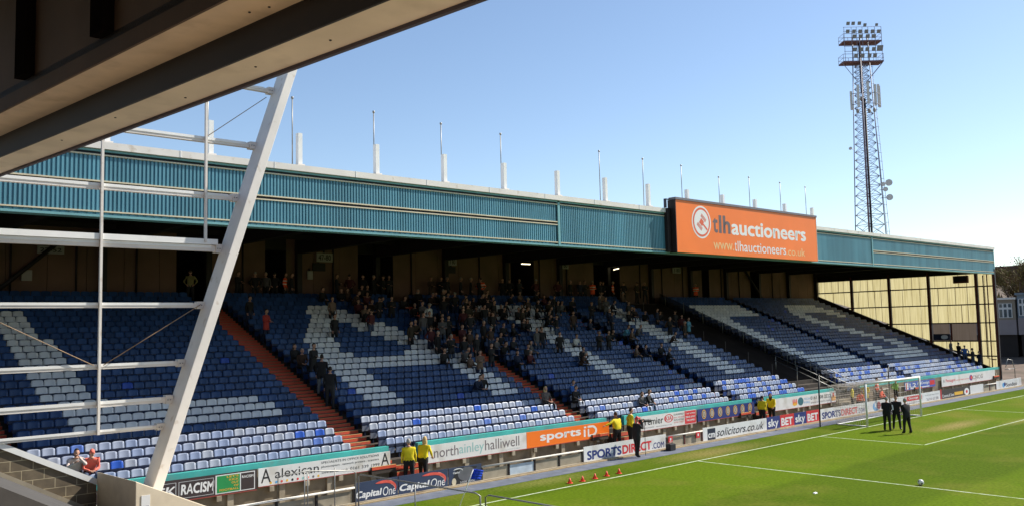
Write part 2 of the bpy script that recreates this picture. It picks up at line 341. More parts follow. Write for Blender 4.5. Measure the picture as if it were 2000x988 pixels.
while x < XE: mb.box(x, x+.03, YF-.13, YF+.5, 12.11, 12.35, WHITE); x += 3.446
mb.build('gutter', ST)
mb = MB(); mb.box(XE-.02, XE+.12, YF-.02, YF+.2, 9.94, 12.1, TEALL); mb.build('end_trim', ST)
mb = MB(); mb.box(XE+.02, XE+.12, YF+.2, YR+2.6, 10.1, 12.12, DARK); mb.build('gable_band', ST)
for k in range(24):
    x = -43.86+3.447*k
    if x > 5: break
    mb = MB(); mb.box(x-.15, x+.02, YF+.12, YF+.32, 12.36, 13.6, WHITE); mb.box(x-.2, x+.09, YF+.05, YF+.4, 12.345, 12.42, WHITEM); mb.build('roof_post', ST)
    if k != 7:
        mb = MB(); dx = (-.2, -.17, -.05, -.22, -.02, -.02, -.02, 0, -.18, -.15, -.2, -.02, -.25, -.12, -.4)[min(k, 14)]
        mb.tube([(x+dx+.0, YF+.45, 12.36), (x+dx, YF+.45, 15.0 if k != 11 else 14.7)], .022, GALV, 6); mb.tube([(x+dx, YF+.45, 14.95 if k != 11 else 14.65), (x+dx, YF+.45, 15.03 if k != 11 else 14.73)], .05, GALV, 6); mb.build('mast', ST)
# far end wall of translucent sheets
def translu():
    m = bpy.data.materials.new('translucent yellowed sheet'); m.use_nodes = True; t = m.node_tree; b = t.nodes['Principled BSDF']; out = t.nodes['Material Output']
    N = t.nodes.new; L = t.links.new
    tc = N('ShaderNodeTexCoord'); mp = N('ShaderNodeMapping'); mp.inputs['Scale'].default_value = (1, 5.5, .25); L(tc.outputs['Object'], mp.inputs[0])
    n = N('ShaderNodeTexNoise'); n.inputs['Scale'].default_value = 1.5; n.inputs['Detail'].default_value = 7; L(mp.outputs[0], n.inputs['Vector'])
    r = N('ShaderNodeValToRGB'); r.color_ramp.elements[0].position = .3; r.color_ramp.elements[1].position = .62
    r.color_ramp.elements[0].color = (.38, .32, .15, 1); r.color_ramp.elements[1].color = (.53, .47, .26, 1); L(n.outputs[0], r.inputs[0])
    tr = N('ShaderNodeBsdfTranslucent'); L(r.outputs[0], tr.inputs[0]); b.inputs['Base Color'].default_value = (.35, .30, .17, 1); b.inputs['Roughness'].default_value = .5
    mx = N('ShaderNodeMixShader'); mx.inputs[0].default_value = .86; L(b.outputs[0], mx.inputs[1]); L(tr.outputs[0], mx.inputs[2]); L(mx.outputs[0], out.inputs[0]); return m
TRL = translu()
SEAM = M('brown sheet seam', (.16, .09, .04), .8, .2, 2)
wz = lambda y: 1.2+.428*(y-5.0)
ybays = [4.98, 6.5, 10.78, 14.56, 18.4, YR+.1]
zl = [1.0, 2.6, 3.95, 5.6, 7.28, 8.9, 10.1]
for i in range(5):
    ya, yb = ybays[i]+.14, ybays[i+1]-.14
    for z0, z1 in zip(zl, zl[1:]):
        if wz(ya) > z1: continue
        if i == 1 and z0 == 3.95: continue
        lo0, lo1 = max(z0+.05, wz(ya)-.1), max(z0+.05, min(z1-.05, wz(yb)-.1)); t_ = z1-.05
        if lo1 >= t_-.01 and lo0 >= t_-.01: continue
        yc = yb
        if wz(yb)-.1 > t_: yc = (t_+.1-1.2)/.428+5.0; lo1 = t_-.01
        mb = MB(); n = max(4, int((yc-ya)/.085))
        for k in range(n):
            u0, u1 = ya+(yc-ya)*k/n, ya+(yc-ya)*(k+1)/n; um = (u0+u1)/2
            def lw(u): return lo0+(lo1-lo0)*((u-ya)/(yc-ya)) if lo0 > z0+.06 or lo1 > z0+.06 else z0+.05
            for (s, xs), (e, xe) in (((u0, XE+.05), (um, XE+.075)), ((um, XE+.075), (u1, XE+.05))):
                mb.poly([(xs, s, lw(s)), (xe, e, lw(e)), (xe, e, t_), (xs, s, t_)], TRL)
        mb.build('translucent_sheet', ST)
        y = ya+.7
        while y < yc-.3:
            l_ = lw(y)
            if l_ < t_-.1: mb = MB(); mb.box(XE+.03, XE+.046, y, y+random.choice((.02, .03, .045)), l_, t_, SEAM); mb.build('sheet_seam', ST)
            y += .55+.6*random.random()
for y in ybays[:-1]:
    mb = MB(); mb.box(XE-.14, XE+.1, y-.12, y+.12, max(.1, wz(y)-.6), 10.4, DARK); mb.box(XE-.15, XE-.141, y-.1, y+.1, max(.1, wz(y)-.6), 10.4, REDC); mb.build('end_column', ST)
mb = MB(); mb.box(XE-.02, XE+.1, 5.55, 5.63, 1.6, 10.0, REDC); mb.tube([(XE-.05, 5.9, 9.9), (XE-.05, 5.9, 2.4), (XE-.05, 5.5, 2.3), (XE-.05, 5.2, 2.3)], .05, REDC, 6); mb.build('drain_pipe', ST)
for z in zl[1:]:
    y0 = max(4.9, (z-1.2)/.428+5.0)
    mb = MB(); mb.box(XE-.06, XE+.02, 4.98, min(YR, y0), z-.06, z+.06, DARK) if False else mb.box(XE-.06, XE+.02, 5.1, min(YR, y0) if y0 > 5.2 else 5.2, z-.055, z+.055, DARK)
    mb = MB(); ye = min(YR, (z-1.2)/.428+5.0); mb.box(XE-.06, XE+.02, 4.98, ye, z-.055, z+.055, DARK); mb.build('girt', ST)
GT = TRL.copy(); GT.name = 'translucent grey sheet'; rr_ = [n for n in GT.node_tree.nodes if n.type == 'VALTORGB'][0]; rr_.color_ramp.elements[0].color = (.24, .21, .19, 1); rr_.color_ramp.elements[1].color = (.28, .25, .23, 1)
for y0, y1 in ((6.75, 8.9), (9.1, 10.6)):
    mb = MB(); mb.box(XE+.04, XE+.045, y0, y1, 4.02, 5.54, GT); mb.build('grey_sheet', ST)
mb = MB(); mb.box(XE-.02, XE+.04, 8.88, 9.02, 4.0, 5.6, REDC); mb.build('window_post', ST)
mb = MB()
mb.hexa([(XE-.2, 5.0, .9), (XE+.12, 5.0, .9), (XE+.12, YR, wz(YR)-.9), (XE-.2, YR, wz(YR)-.9), (XE-.2, 5.0, wz(5.0)+.12), (XE+.12, 5.0, wz(5.0)+.12), (XE+.12, YR, wz(YR)+.1), (XE-.2, YR, wz(YR)+.1)], DARK); mb.build('end_parapet', ST)
mb = MB(); mb.box(XE-.1, XE+.12, YF-.02, YF+.12, .1, 9.94, M('blue grey post', (.16, .24, .28), .5, .1, 2)); mb.build('corner_post', ST)
CROWD=[(20,1,24,'stand','dark'),(21,2,0,'stand','dark'),(18,2,0,'stand','red'),(13,2,0,'sit','dark'),(12,2,0,'sit','brown'),(17,2,8,'stand','dark'),(22,2,18,'sit','brown'),(19,2,24,'stand','white'),(16,2,23,'stand','grey'),(13,2,19,'stand','dark'),(14,2,19,'stand','maroon'),(18,3,11,'stand','olive'),(13,3,7,'stand','grey'),(13,3,8,'stand','dark'),(10,3,0,'sit','navy'),(11,3,3,'sit','dark'),(10,3,2,'sit','maroon'),(9,3,10,'sit','brown'),(10,3,12,'sit','dark'),(10,3,23,'sit','tan'),(10,3,25,'sit','navy'),(10,4,0,'sit','dark'),(9,4,0,'sit','dark'),(13,3,15,'sit','white'),(13,4,8,'sit','brown'),(15,4,16,'stand','paleblue'),(17,4,14,'sit','tan'),(14,4,0,'sit','tan'),(15,4,3,'sit','grey'),(15,4,0,'sit','paleblue'),(3,2,24,'sit','blondecoat'),(3,3,0,'sit','dark'),(4,3,1,'sit','bluetop'),(6,2,17,'sit','navy'),(6,2,18,'sit','dark'),(1,3,9,'sit','grey'),(1,3,10,'sit','dark'),(1,1,2,'sit','pinkwhite'),(1,1,3,'sit','coral'),(12,3,0,'sit','dark'),(10,2,21,'sit','tan'),(14,3,0,'stand','brown'),(13,2,24,'stand','brown'),(23,2,20,'sit','dark'),(24,2,19,'sit','maroon'),(17,2,21,'stand','grey'),(21,2,18,'stand','dark'),(24,3,1,'sit','brown'),(20,2,24,'stand','grey'),(20,2,15,'sit','dark'),(18,2,14,'stand','maroon'),(22,2,16,'sit','maroon'),(21,2,20,'stand','dark'),(21,2,16,'sit','tan'),(23,2,24,'sit','dark'),(24,3,4,'sit','brown'),(21,2,24,'sit','dark'),(22,3,9,'stand','dark'),(21,3,0,'stand','dark'),(25,3,4,'sit','maroon'),(14,2,24,'stand','maroon'),(24,3,2,'sit','dark'),(17,2,22,'stand','dark'),(17,3,4,'stand','dark'),(19,3,3,'sit','dark'),(17,2,24,'stand','dark'),(21,3,4,'stand','dark2'),(23,3,2,'stand','dark'),(19,3,1,'stand','dark'),(17,2,20,'sit','olive'),(19,3,6,'sit','dark'),(22,3,3,'stand','dark'),(20,3,5,'sit','brown'),(23,3,8,'sit','dark'),(19,3,2,'stand','olive'),(21,3,8,'stand','dark'),(15,2,17,'stand','olive'),(20,3,6,'sit','dark'),(19,2,23,'sit','tan'),(19,3,5,'stand','dark'),(25,3,0,'sit','dark'),(15,3,0,'stand','dark'),(16,2,24,'stand','dark'),(24,3,10,'sit','dark'),(22,3,6,'sit','brown'),(22,3,5,'stand','tan'),(18,3,0,'stand','maroon'),(18,2,24,'sit','dark'),(17,3,0,'stand','dark2'),(20,3,8,'stand','dark'),(18,2,23,'sit','dark'),(13,2,20,'sit','navy'),(12,2,24,'stand','dark'),(11,2,18,'sit','dark'),(9,2,21,'stand','tan'),(10,2,24,'stand','dark'),(12,2,20,'stand','dark'),(13,3,0,'sit','grey'),(12,2,22,'stand','dark'),(11,2,21,'sit','grey'),(21,3,16,'stand','brown'),(20,3,13,'sit','dark'),(21,3,9,'stand','dark'),(19,3,7,'sit','brown'),(24,3,11,'sit','dark'),(20,3,19,'sit','dark'),(20,3,17,'sit','dark'),(20,3,14,'sit','dark'),(25,3,20,'sit','tan'),(21,3,15,'sit','olive'),(22,3,13,'sit','dark'),(20,3,10,'sit','dark'),(25,3,13,'sit','dark'),(21,3,11,'sit','dark'),(22,3,22,'sit','olive'),(24,3,16,'sit','dark'),(20,3,7,'sit','maroon'),(19,3,18,'sit','dark'),(24,3,24,'sit','maroon'),(22,3,20,'sit','dark'),(18,3,16,'sit','dark'),(22,3,23,'stand','dark'),(25,3,23,'sit','dark'),(20,3,21,'stand','dark'),(12,3,20,'stand','dark'),(22,3,25,'sit','grey'),(22,4,6,'sit','olive'),(20,4,0,'stand','dark2'),(23,4,0,'sit','dark2'),(22,4,8,'sit','dark2'),(14,3,24,'sit','dark'),(17,3,20,'stand','brown'),(17,3,24,'sit','navy'),(12,3,10,'stand','dark'),(12,3,18,'stand','dark'),(17,4,0,'stand','navy'),(16,3,15,'stand','dark'),(18,4,1,'stand','navy'),(19,4,8,'sit','dark'),(20,4,11,'sit','brown'),(22,4,5,'stand','grey'),(19,4,12,'sit','dark'),(25,4,16,'sit','tan'),(23,4,7,'stand','tan'),(20,4,9,'stand','dark2'),(20,4,10,'sit','dark'),(21,4,5,'stand','grey'),(15,4,11,'stand','dark'),(19,4,16,'sit','dark'),(18,4,13,'stand','navy'),(16,4,16,'stand','maroon'),(14,4,13,'stand','olive'),(17,4,16,'stand','dark'),(13,3,3,'sit','dark2'),(16,3,5,'sit','dark'),(15,3,10,'sit','dark'),(14,3,2,'sit','dark'),(17,3,11,'sit','dark'),(17,3,10,'sit','dark'),(16,3,7,'sit','dark'),(12,3,5,'sit','grey'),(25,2,13,'sit','dark'),(21,2,11,'stand','tan'),(26,2,20,'sit','dark'),(26,2,21,'sit','dark'),(25,2,16,'sit','dark'),(24,2,17,'sit','brown'),(25,2,17,'sit','brown')]
WALK=[(-28.78,'maroon'),(-28.1,'dark'),(-27.09,'dark'),(-26.43,'grey'),(-25.9,'dark'),(-24.86,'dark'),(-21.86,'dark'),(-20.96,'maroon'),(-20.0,'dark'),(-19.24,'dark'),(-18.58,'dark'),(-18.09,'dark2'),(-14.78,'brown'),(-13.93,'dark'),(-13.46,'dark'),(-12.3,'dark2'),(-11.42,'dark'),(-10.59,'dark'),(-8.5,'dark'),(-7.86,'dark'),(-6.91,'dark2'),(-5.28,'maroon'),(-2.99,'maroon'),(-1.69,'dark'),(-0.62,'navy'),(-0.07,'dark2'),(1.7,'dark'),(2.05,'dark'),(4.49,'dark'),(6.12,'olive'),(7.18,'dark2'),(-25.27,'orange'),(-10.51,'orange'),(0.83,'orange'),(3.17,'orange'),(14.17,'orange'),(-30.77,'yellow')]
# ------------------------------------------------------------------ seats
PAT = {  # white seats of the big letters: per block, rows 23 down to 5
1: """.......................... ..##......................
..####....................
..####....................
..####....................
..####....................
...###....................
...####...................
...####...................
...####...................
...####...................
...####...................
...####...................
...####...................
...####...................
...####...................
....####..................
....#################.....
....##################....
....##################....""",
2: """..........####............
.........######...........
.........#######..........
........########..........
.......####..#####........
......####...######.......
.....####.....#####.......
....####.......#####......
....####........#####.....
...####..........####.....
...#####.......#######....
...####################...
...####################...
...####............####...
...####............####...
...####............####...
...####............####...
...####............####...
...####............####...""",
3: """......#################...
......#################...
......################....
......###############.....
............######........
............#####.........
............#####.........
............####..........
............####..........
............####..........
............####..........
............####..........
............####..........
............####..........
............####..........
............####..........
............####..........
............####..........
............####..........""",
4: """.......#####.....
.......#####.....
.......#####.....
.......#####.....
.......#####.....
.......#####.....
.......#####.....
.......#####.....
.......#####.....
.......#####.....
.......#####.....
.......#####.....
.......#####.....
.......#####.....
.......#####.....
.......#####.....
.......#####.....
.......#####.....
.......#####.....""",
5: """...#################
...#################
..##################
..##################
..######............
..#####.............
..#####.............
..#####.............
..#####.............
..#####.............
..#####.............
..#####.............
..#####.............
..#####.............
..#####.............
..#####.............
...#################
...#################
....################""",
6: """.............#############.......
............###############......
..........###################....
.........#####.........######....
.........#####...........####....
.........#####...................
.........#######.................
..........######.................
...........######................
............#######..............
..............######.............
................######...........
..................#####..........
....................######.......
.......#####........######.......
.......######.......######.......
.......###################.......
........#################........
.........###############........."""}
PAT[1] = PAT[1].split(' ', 1)[1]
PAT = {k: v.split('\n') for k, v in PAT.items()}
rng = random.Random(5)
def seat_col(b, i, r):
    if r < 4:
        t = rng.random(); mix = .07 if b < 4 else .22
        if b == 4: mix = .42
        if b == 3 and i > 14: mix = .30
        if t < mix*.55: return SR[0]
        if t < mix: return SR[1]
        return rng.choice(SP)
    if b in PAT and 5 <= r <= 23:
        row = PAT[b][23-r]
        if i < len(row) and row[i] == '#': return rng.choice(SW)
    return SB[3] if rng.random() < .012 else rng.choice(SB[:3])
def shell(mb, X, Y, Z, mat, nu=6, lo=.565, hi=.80, wdt=.203, lean=.05):
    k = mb.mi(mat); rows = []
    for f in (0, 1):
        for tv in (0, .5, .82, 1):
            ring = []
            for a in range(nu+1):
                u = -1+2*a/nu; z = lo+(hi-lo)*tv
                if tv == 1: z -= .028*abs(u)**5
                xx = wdt*u*(1-.07*(tv == 1)); y = -.035*u*u-lean*(1-tv)+.018*f
                ring.append((X+xx, Y+y, Z+z))
            rows.append(ring)
    i0 = len(mb.v)
    for rr in rows: mb.v += rr
    n = nu+1
    for f in (0, 1):
        for q in range(3):
            for a in range(nu):
                p = i0+(f*4+q)*n+a; fc = (p, p+1, p+1+n, p+n)
                mb.f.append(fc if f == 0 else fc[::-1]); mb.m.append(k); mb.sm.append(True)
    for a in range(nu):
        p = i0+3*n+a; s = i0+7*n+a; mb.f.append((p, p+1, s+1, s)); mb.m.append(k); mb.sm.append(True)
    for q in range(3):
        p = i0+q*n; s = i0+(4+q)*n; mb.f.append((p, p+n, s+n, s)); mb.m.append(k); mb.sm.append(False)
        p = i0+q*n+nu; s = i0+(4+q)*n+nu; mb.f.append((p+n, p, s, s+n)); mb.m.append(k); mb.sm.append(False)
def pan(mb, X, Y, Z, mat):
    mb.hexa([(X-.16, Y-.07, Z+.20), (X+.16, Y-.07, Z+.20), (X+.16, Y-.03, Z+.21), (X-.16, Y-.03, Z+.21), (X-.175, Y-.115, Z+.42), (X+.175, Y-.115, Z+.42), (X+.175, Y-.07, Z+.43), (X-.175, Y-.07, Z+.43)], mat)
def leg(mb, X, Y, Z):
    mb.box(X-.20, X+.20, Y-.125, Y-.03, Z+.45, Z+.555, SEATB); mb.box(X-.025, X+.025, Y-.045, Y+.03, Z, Z+.40, SEATB)  # leg, plus a wide dark bar painting the shadow band under the backrest
    mb.box(X-.212, X-.188, Y-.16, Y, Z+.46, Z+.555, SEATB); mb.box(X+.188, X+.212, Y-.16, Y, Z+.46, Z+.555, SEATB)
def hidden(P):
    d = P-CAMP
    if abs(d.dot(R)/d.dot(F)) > .58 : return True
    q = CAMP+d*((-2.7-CAMP.y)/d.y)
    if q.x < -43.1 and q.z < 2.95-.52*(q.x+43.1): return True
    q = CAMP+d*((-5.15-CAMP.y)/d.y)
    return q.x >= -43.1 and q.z < 3.2-.5*(q.x+43.1)
ALL = []
for b, (a, e) in enumerate(SEG):
    n = int((e-a)/SW_+.01)
    for i in range(n):
        for r in range(NR):
            X, Y, Z = a+(i+.5)*SW_, 5.5+.6*r, tz(r)
            if hidden(Vector((X, Y, Z+.6))) and X < -35: d = 999
            else: d = (Vector((X, Y, Z))-CAMP).length
            ALL.append((d, b, i, r, X, Y, Z, n))
ALL.sort(key=lambda q: q[0])
near = ALL[:300]; far = ALL[300:]
protos = {}
BN = {1: ('left', 'orange stepped aisle'), 2: ('right', 'orange stepped aisle'), 0: ('left', 'leftmost aisle')}
for d, b, i, r, X, Y, Z, n in near:
    mt = seat_col(b, i, r)
    if mt.name not in protos:
        es = []
        m1 = MB(); shell(m1, 0, 0, 0, mt); es.append(('backrest', m1.mesh('backrest')))
        m2 = MB(); pan(m2, 0, 0, 0, mt); es.append(('seat_pan', m2.mesh('seat_pan')))
        m3 = MB(); leg(m3, 0, 0, 0); es.append(('frame', m3.mesh('frame')))
        protos[mt.name] = es
    nm = mt.name.rstrip(' abcd')
    cw = {'faded seat': 'pale sun-faded', 'replacement blue seat': 'bright blue', 'half faded seat': 'half-faded blue', 'blue seat': 'dark blue', 'white seat': 'white', 'bright blue seat': 'vivid blue'}.get(nm, 'blue')
    k = (n-1-i) if b == 1 else i
    side, aisle = BN[b]
    o = empty('stadium_seat', (X, Y, Z), '%s seat, %s row up, %s %s of the %s' % (cw, ORD[r], ORD[k], side, aisle), 'seat', 'tip-up seats of the stand')
    for nm2, me in protos[mt.name]:
        c = bpy.data.objects.new(nm2, me); COL.objects.link(c); c.parent = o
mb = MB()
for d, b, i, r, X, Y, Z, n in far:
    mt = seat_col(b, i, r); dy = rng.uniform(-.008, .008)
    shell(mb, X+rng.uniform(-.006, .006), Y+dy, Z, mt, 4); pan(mb, X, Y+rng.uniform(-.02, .01), Z, mt); leg(mb, X, Y, Z)
mb.build('tip_up_seats', label='rows of tip-up seats filling the stand, white ones spelling large letters', cat='seats', kind='stuff')
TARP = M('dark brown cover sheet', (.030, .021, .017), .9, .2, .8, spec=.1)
# ------------------------------------------------------------------ bare strip between the blocks, netting fence, handrails
mb = MB()
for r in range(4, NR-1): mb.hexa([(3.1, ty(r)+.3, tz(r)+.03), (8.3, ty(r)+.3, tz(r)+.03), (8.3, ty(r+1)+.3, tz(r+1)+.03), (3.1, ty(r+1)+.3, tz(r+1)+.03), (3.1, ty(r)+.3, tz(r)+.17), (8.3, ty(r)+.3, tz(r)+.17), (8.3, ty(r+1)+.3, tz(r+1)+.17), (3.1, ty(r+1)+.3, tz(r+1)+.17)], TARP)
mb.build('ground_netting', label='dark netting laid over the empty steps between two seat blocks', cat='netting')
def meshmat():
    m = bpy.data.materials.new('black mesh netting'); m.use_nodes = True; t = m.node_tree; b = t.nodes['Principled BSDF']; b.inputs['Base Color'].default_value = (.02, .016, .014, 1)
    b.inputs['Alpha'].default_value = .72; return m
NET = meshmat()
sf = empty('netting_fence', (8.35, 5, 1.1), 'low dark mesh fence climbing beside the empty steps', 'fence')
mb = MB()
for r in range(2, NR): mb.poly([(8.35, ty(r), tz(r)+.05), (8.35, ty(r+1), tz(r)+.3), (8.35, ty(r+1), tz(r)+1.1), (8.35, ty(r), tz(r)+.85)], NET)
mb.build('mesh_sheet', sf)
for r in range(2, NR, 3):
    mb = MB(); mb.tube([(8.35, ty(r), tz(r)), (8.35, ty(r), tz(r)+1.0)], .025, GALV, 6); mb.build('post', sf)
sf = empty('netting_posts', (3.2, 5, 1.1), 'line of thin posts edging the empty dark steps beside the blue seats', 'posts')
for r in range(2, NR, 3):
    mb = MB(); mb.tube([(3.3, ty(r), tz(r)), (3.3, ty(r), tz(r)+1.0)], .02, M('dull brown post', (.16, .12, .10), .7), 6); mb.build('post', sf)
for x, lb in ((5.6, 'pale double handrail at the foot of the bare concrete steps'), (8.2, 'pale double handrail beside the far seat block')):
    h = empty('handrail', (x, 6, 1.5), lb, 'handrail')
    for dz in (.62, .98):
        mb = MB(); mb.tube([(x, 9.2, 1.1+.415*4.2+dz), (x, 4.4, 1.1-.415*.6+dz+.02)], .028, GALV, 8); mb.build('rail', h)
    for y in (9.1, 7.5, 5.9, 4.6):
        zz = 1.1+.415*(y-5.0); mb = MB(); mb.tube([(x, y, zz-.3), (x, y, zz+.98)], .024, GALV, 8); mb.build('post', h)
# signs on the rear wall, strip lights
def wallsign(x0, x1, z0, z1, txt, label, dark=False, tube=True):
    s = empty('block_sign', ((x0+x1)/2, 22.15, z0), label, 'sign', 'signs on the rear wall')
    mb = MB(); mb.box(x0, x1, 22.12, 22.16, z0, z1, DARK if dark else M('sign white', (.33, .30, .27), .6, .05, 2)); mb.build('board', s)
    if txt: text(s, txt, x0+.12, x1-.12, z0+.09, z1-.09, 22.112, BLACKM, .02)
    mb = MB(); mb.box((x0+x1)/2-.03, (x0+x1)/2+.03, 22.17, 22.28, z1-.1, z1+.15, DARK); mb.build('bracket', s)
wallsign(-22.99, -21.9, 10.30, 10.82, '47-80', 'pale block number sign above a dark plate, behind the seats')
wallsign(-23.25, -22.4, 9.75, 10.22, None, 'dark rectangular plate under a pale number sign', True)
wallsign(-23.6, -23.25, 9.25, 9.75, None, 'small pale notice left of a dark plate on rear wall')
wallsign(-13.05, -12.3, 10.38, 10.86, '3 80', 'small pale number sign beside a dark column mid stand')
wallsign(-13.1, -12.4, 9.85, 10.3, None, 'dark plate below the small pale sign mid stand', True)
wallsign(-2.05, -1.4, 10.45, 11.0, '80', 'pale number sign left of the rear entrance with a lit tube')
wallsign(-38.1, -36.9, 10.2, 10.58, '27-52', 'wide pale number sign on rear wall behind the white frame')
wallsign(-38.75, -38.3, 8.9, 9.4, None, 'small pale notice low on rear wall at far left')
wallsign(11.5, 12.6, 10.45, 10.95, '3 80', 'faint pale sign on rear wall beneath the orange billboard')
EM = bpy.data.materials.new('lit tube'); EM.use_nodes = True; EM.node_tree.nodes['Principled BSDF'].inputs['Emission Color'].default_value = (1, .86, .55, 1); EM.node_tree.nodes['Principled BSDF'].inputs['Emission Strength'].default_value = 2.2
for (p, q), lb in ((((-6.4, 22.0, 10.68), (-5.55, 22.0, 10.68)), 'lit strip light in a dark rear entrance at mid stand'), (((3.1, 21.0, 10.55), (3.9, 22.2, 10.55)), 'lit strip light slanting in the entrance left of the orange billboard')):
    l = empty('strip_light', p, lb, 'light', 'lit strip lights'); mb = MB(); mb.tube([p, q], .035, EM, 6); mb.build('tube', l)
    mb = MB(); mb.tube([(p[0], p[1], p[2]+.06), (q[0], q[1], q[2]+.06)], .04, DARK, 4); mb.build('housing', l)
s = empty('gable_box', (XE-.1, 7.7, 9.3), 'dark red box fixed high on the yellow end wall', 'box'); mb = MB(); mb.box(XE-.35, XE-.07, 7.1, 8.4, 9.27, 9.95, REDC); mb.build('casing', s, bevel=.02); mb = MB(); mb.box(XE-.365, XE-.352, 7.2, 8.3, 9.4, 9.85, DARK); mb.build('front_panel', s)
s = empty('end_wall_banner', (XE, 9.9, 4.1), 'dark blue banner with pale oval on the grey end window', 'banner'); mb = MB(); mb.box(XE-.0, XE+.03, 9.1, 10.6, 4.05, 4.62, NAVY); mb.build('cloth', s)
mb = MB(); mb.poly([(XE-.005, 9.6+.32*math.cos(a*math.pi/10), 4.33+.2*math.sin(a*math.pi/10)) for a in range(20)][::-1], SW[2]); mb.build('oval_emblem', s)

# ------------------------------------------------------------------ advertising boards
RED = M('sign red', (.60, .03, .035), .5, .04, 2); BLUE = M('sign navy lettering', (.022, .035, .17), .5, .05, 2); WTX = M('sign white lettering', (.76, .75, .73), .5, .03, 2)
BLK = M('sign black lettering', (.02, .018, .02), .5, .05, 2); GREY = M('sign grey lettering', (.17, .14, .15), .5, .05, 2); AQUA = M('sign aqua lettering', (.28, .50, .48), .5, .05, 2)
OR = M('board orange', (.90, .185, .012), .45, .05, .4); WB = M('board white', (.70, .69, .67), .5, .04, 1.0, dirt=(.56, .53, .48), dscale=1.2); BB = M('board dark', (.045, .030, .030), .5, .1, 1); NB = M('board slate navy', (.035, .050, .10), .45, .08, 1.2)
GOLD = M('sign yellow', (.75, .42, .04), .5, .05, 2); GRN = M('sign green', (.02, .26, .07), .5, .05, 2); SKYB = M('sign pale blue', (.12, .35, .62), .5, .05, 2); CRL = M('swoosh red', (.72, .10, .07), .5, .2, 3); LG = M('sign light grey', (.5, .5, .5), .5, .05, 2)
MIDB = M('sign mid blue', (.06, .12, .42), .5, .05, 2); BROWNR = M('thin red edging', (.30, .05, .04), .6, .1, 2)
def board(x0, x1, z0, z1, y, mat, label, name='advertising_board', group=None, split=None, edge=True, clips=False):
    s = empty(name, ((x0+x1)/2, y, z0), label, 'sign', group)
    mb = MB(); mb.box(x0, x1, y, y+.035, z0, z1, mat); mb.build('panel', s)
    if edge:
        mb = MB(); mb.box(x0, x1, y-.006, y+.04, z0-.03, z0-.001, BROWNR); mb.build('edging', s)
    if clips:
        x = x0+.5
        while x < x1-.2:
            mb = MB(); mb.box(x-.09, x+.09, y-.03, y+.06, z0-.22, z0-.035, CONCP); mb.build('support_block', s, bevel=.01); x += 1.4
    return s
YB, YP = 4.80, 3.28; d1, d2, d3 = .003, .006, .009
G1, G2 = 'adverts along the front wall of the stand', 'boards along the pitch edge'
s = board(-41.5, -35.42, .80, 1.49, YB, BB, 'black board with large white anti-racism lettering and green panel', group=G1, clips=True)
text(s, "LET'S KICK", -40.9, -38.27, 1.0, 1.30, YB-d1, WTX, .03, .15); text(s, 'RACISM', -38.1, -36.96, .97, 1.31, YB-d1, WTX, .035, .1)
mb = MB(); mb.box(-36.92, -35.5, YB-d1, YB-.001, .83, 1.45, WTX); mb.build('white_border', s)
mb = MB(); mb.box(-36.87, -36.05, YB-d2, YB-.004, .86, 1.42, GRN); mb.build('green_panel', s); mb = MB(); mb.box(-36.01, -35.53, YB-d2, YB-.004, .86, 1.42, BB); mb.build('black_panel', s)
for k, tx in enumerate(("LET'S", 'KICK', 'OUT', 'OF', 'FOOTBALL')): text(s, tx, -36.10-len(tx)*.085, -36.10, 1.33-.105*k, 1.40-.105*k, YB-d3, GOLD, .02)
text(s, 'RACISM', -35.98, -35.56, 1.25, 1.34, YB-d3, WTX, .02)
for x0, x1 in ((-41.3, -38.2), (-38.17, -36.93)):
    mb = MB(); 
    for a, b, c, e in ((x0, x1-.05, 1.385, 1.40), (x0, x1-.05, .86, .875), (x0, x0+.02, .876, 1.384), (x1-.07, x1-.05, .876, 1.384)): mb.box(a, b, YB-d1, YB-.001, c, e, LG)
    mb.build('outline', s)
s = board(-35.37, -29.84, .87, 1.49, YB, WB, 'white board with thin dark lettering and lone capital letters at both ends', group=G1, clips=True)
text(s, 'A', -35.27, -34.9, .98, 1.45, YB-d1, BLK); text(s, 'alexican', -34.74, -32.99, 1.08, 1.40, YB-d1, BLK, -.01); text(s, 'SPECIALISTS IN OFFICE SOLUTIONS', -32.89, -30.37, 1.36, 1.44, YB-d1, BLK)
text(s, 'photocopiers . network printers . scanners', -32.89, -30.37, 1.19, 1.29, YB-d1, BLK); text(s, 'www.alexican.co.uk', -32.88, -31.75, 1.00, 1.08, YB-d1, BLK); text(s, '0161 339 1999', -31.66, -30.34, .99, 1.10, YB-d1, BLK); text(s, 'A', -30.27, -29.90, .98, 1.45, YB-d1, BLK)
mb = MB()
for k, c in enumerate((GOLD, SKYB, CRL, GOLD, BLK, RED, AQUA, CRL, GREY, GOLD)): mb.disc((-34.9+.21*k, .95), .045, .045, YB-d1, c, 12)
mb.build('coloured_dots', s)
s = board(-28.03, -22.52, .80, 1.50, YB, WB, 'white board with slim grey and aqua lettering between stewards and orange board', group=G1, clips=True)
text(s, 'north', -27.70, -26.42, .97, 1.38, YB-d1, GREY, -.012); text(s, 'ainley', -26.38, -25.02, .88, 1.39, YB-d1, AQUA, -.012); text(s, 'halliwell', -24.96, -22.96, .98, 1.41, YB-d1, GREY, -.012); text(s, 'SOLICITORS', -24.02, -22.94, .85, .91, YB-d1, LG)
s = board(-22.50, -16.97, .80, 1.50, YB, OR, 'orange board with rounded white lettering and emblem on the front wall', group=G1, clips=True)
text(s, 'sports', -21.68, -18.97, .92, 1.33, YB-d1, WTX, .03)
mb = MB(); mb.box(-18.78, -18.66, YB-d1, YB-.001, .93, 1.27, WTX); mb.box(-18.76, -18.6, YB-d1, YB-.001, 1.33, 1.41, WTX)
q = []
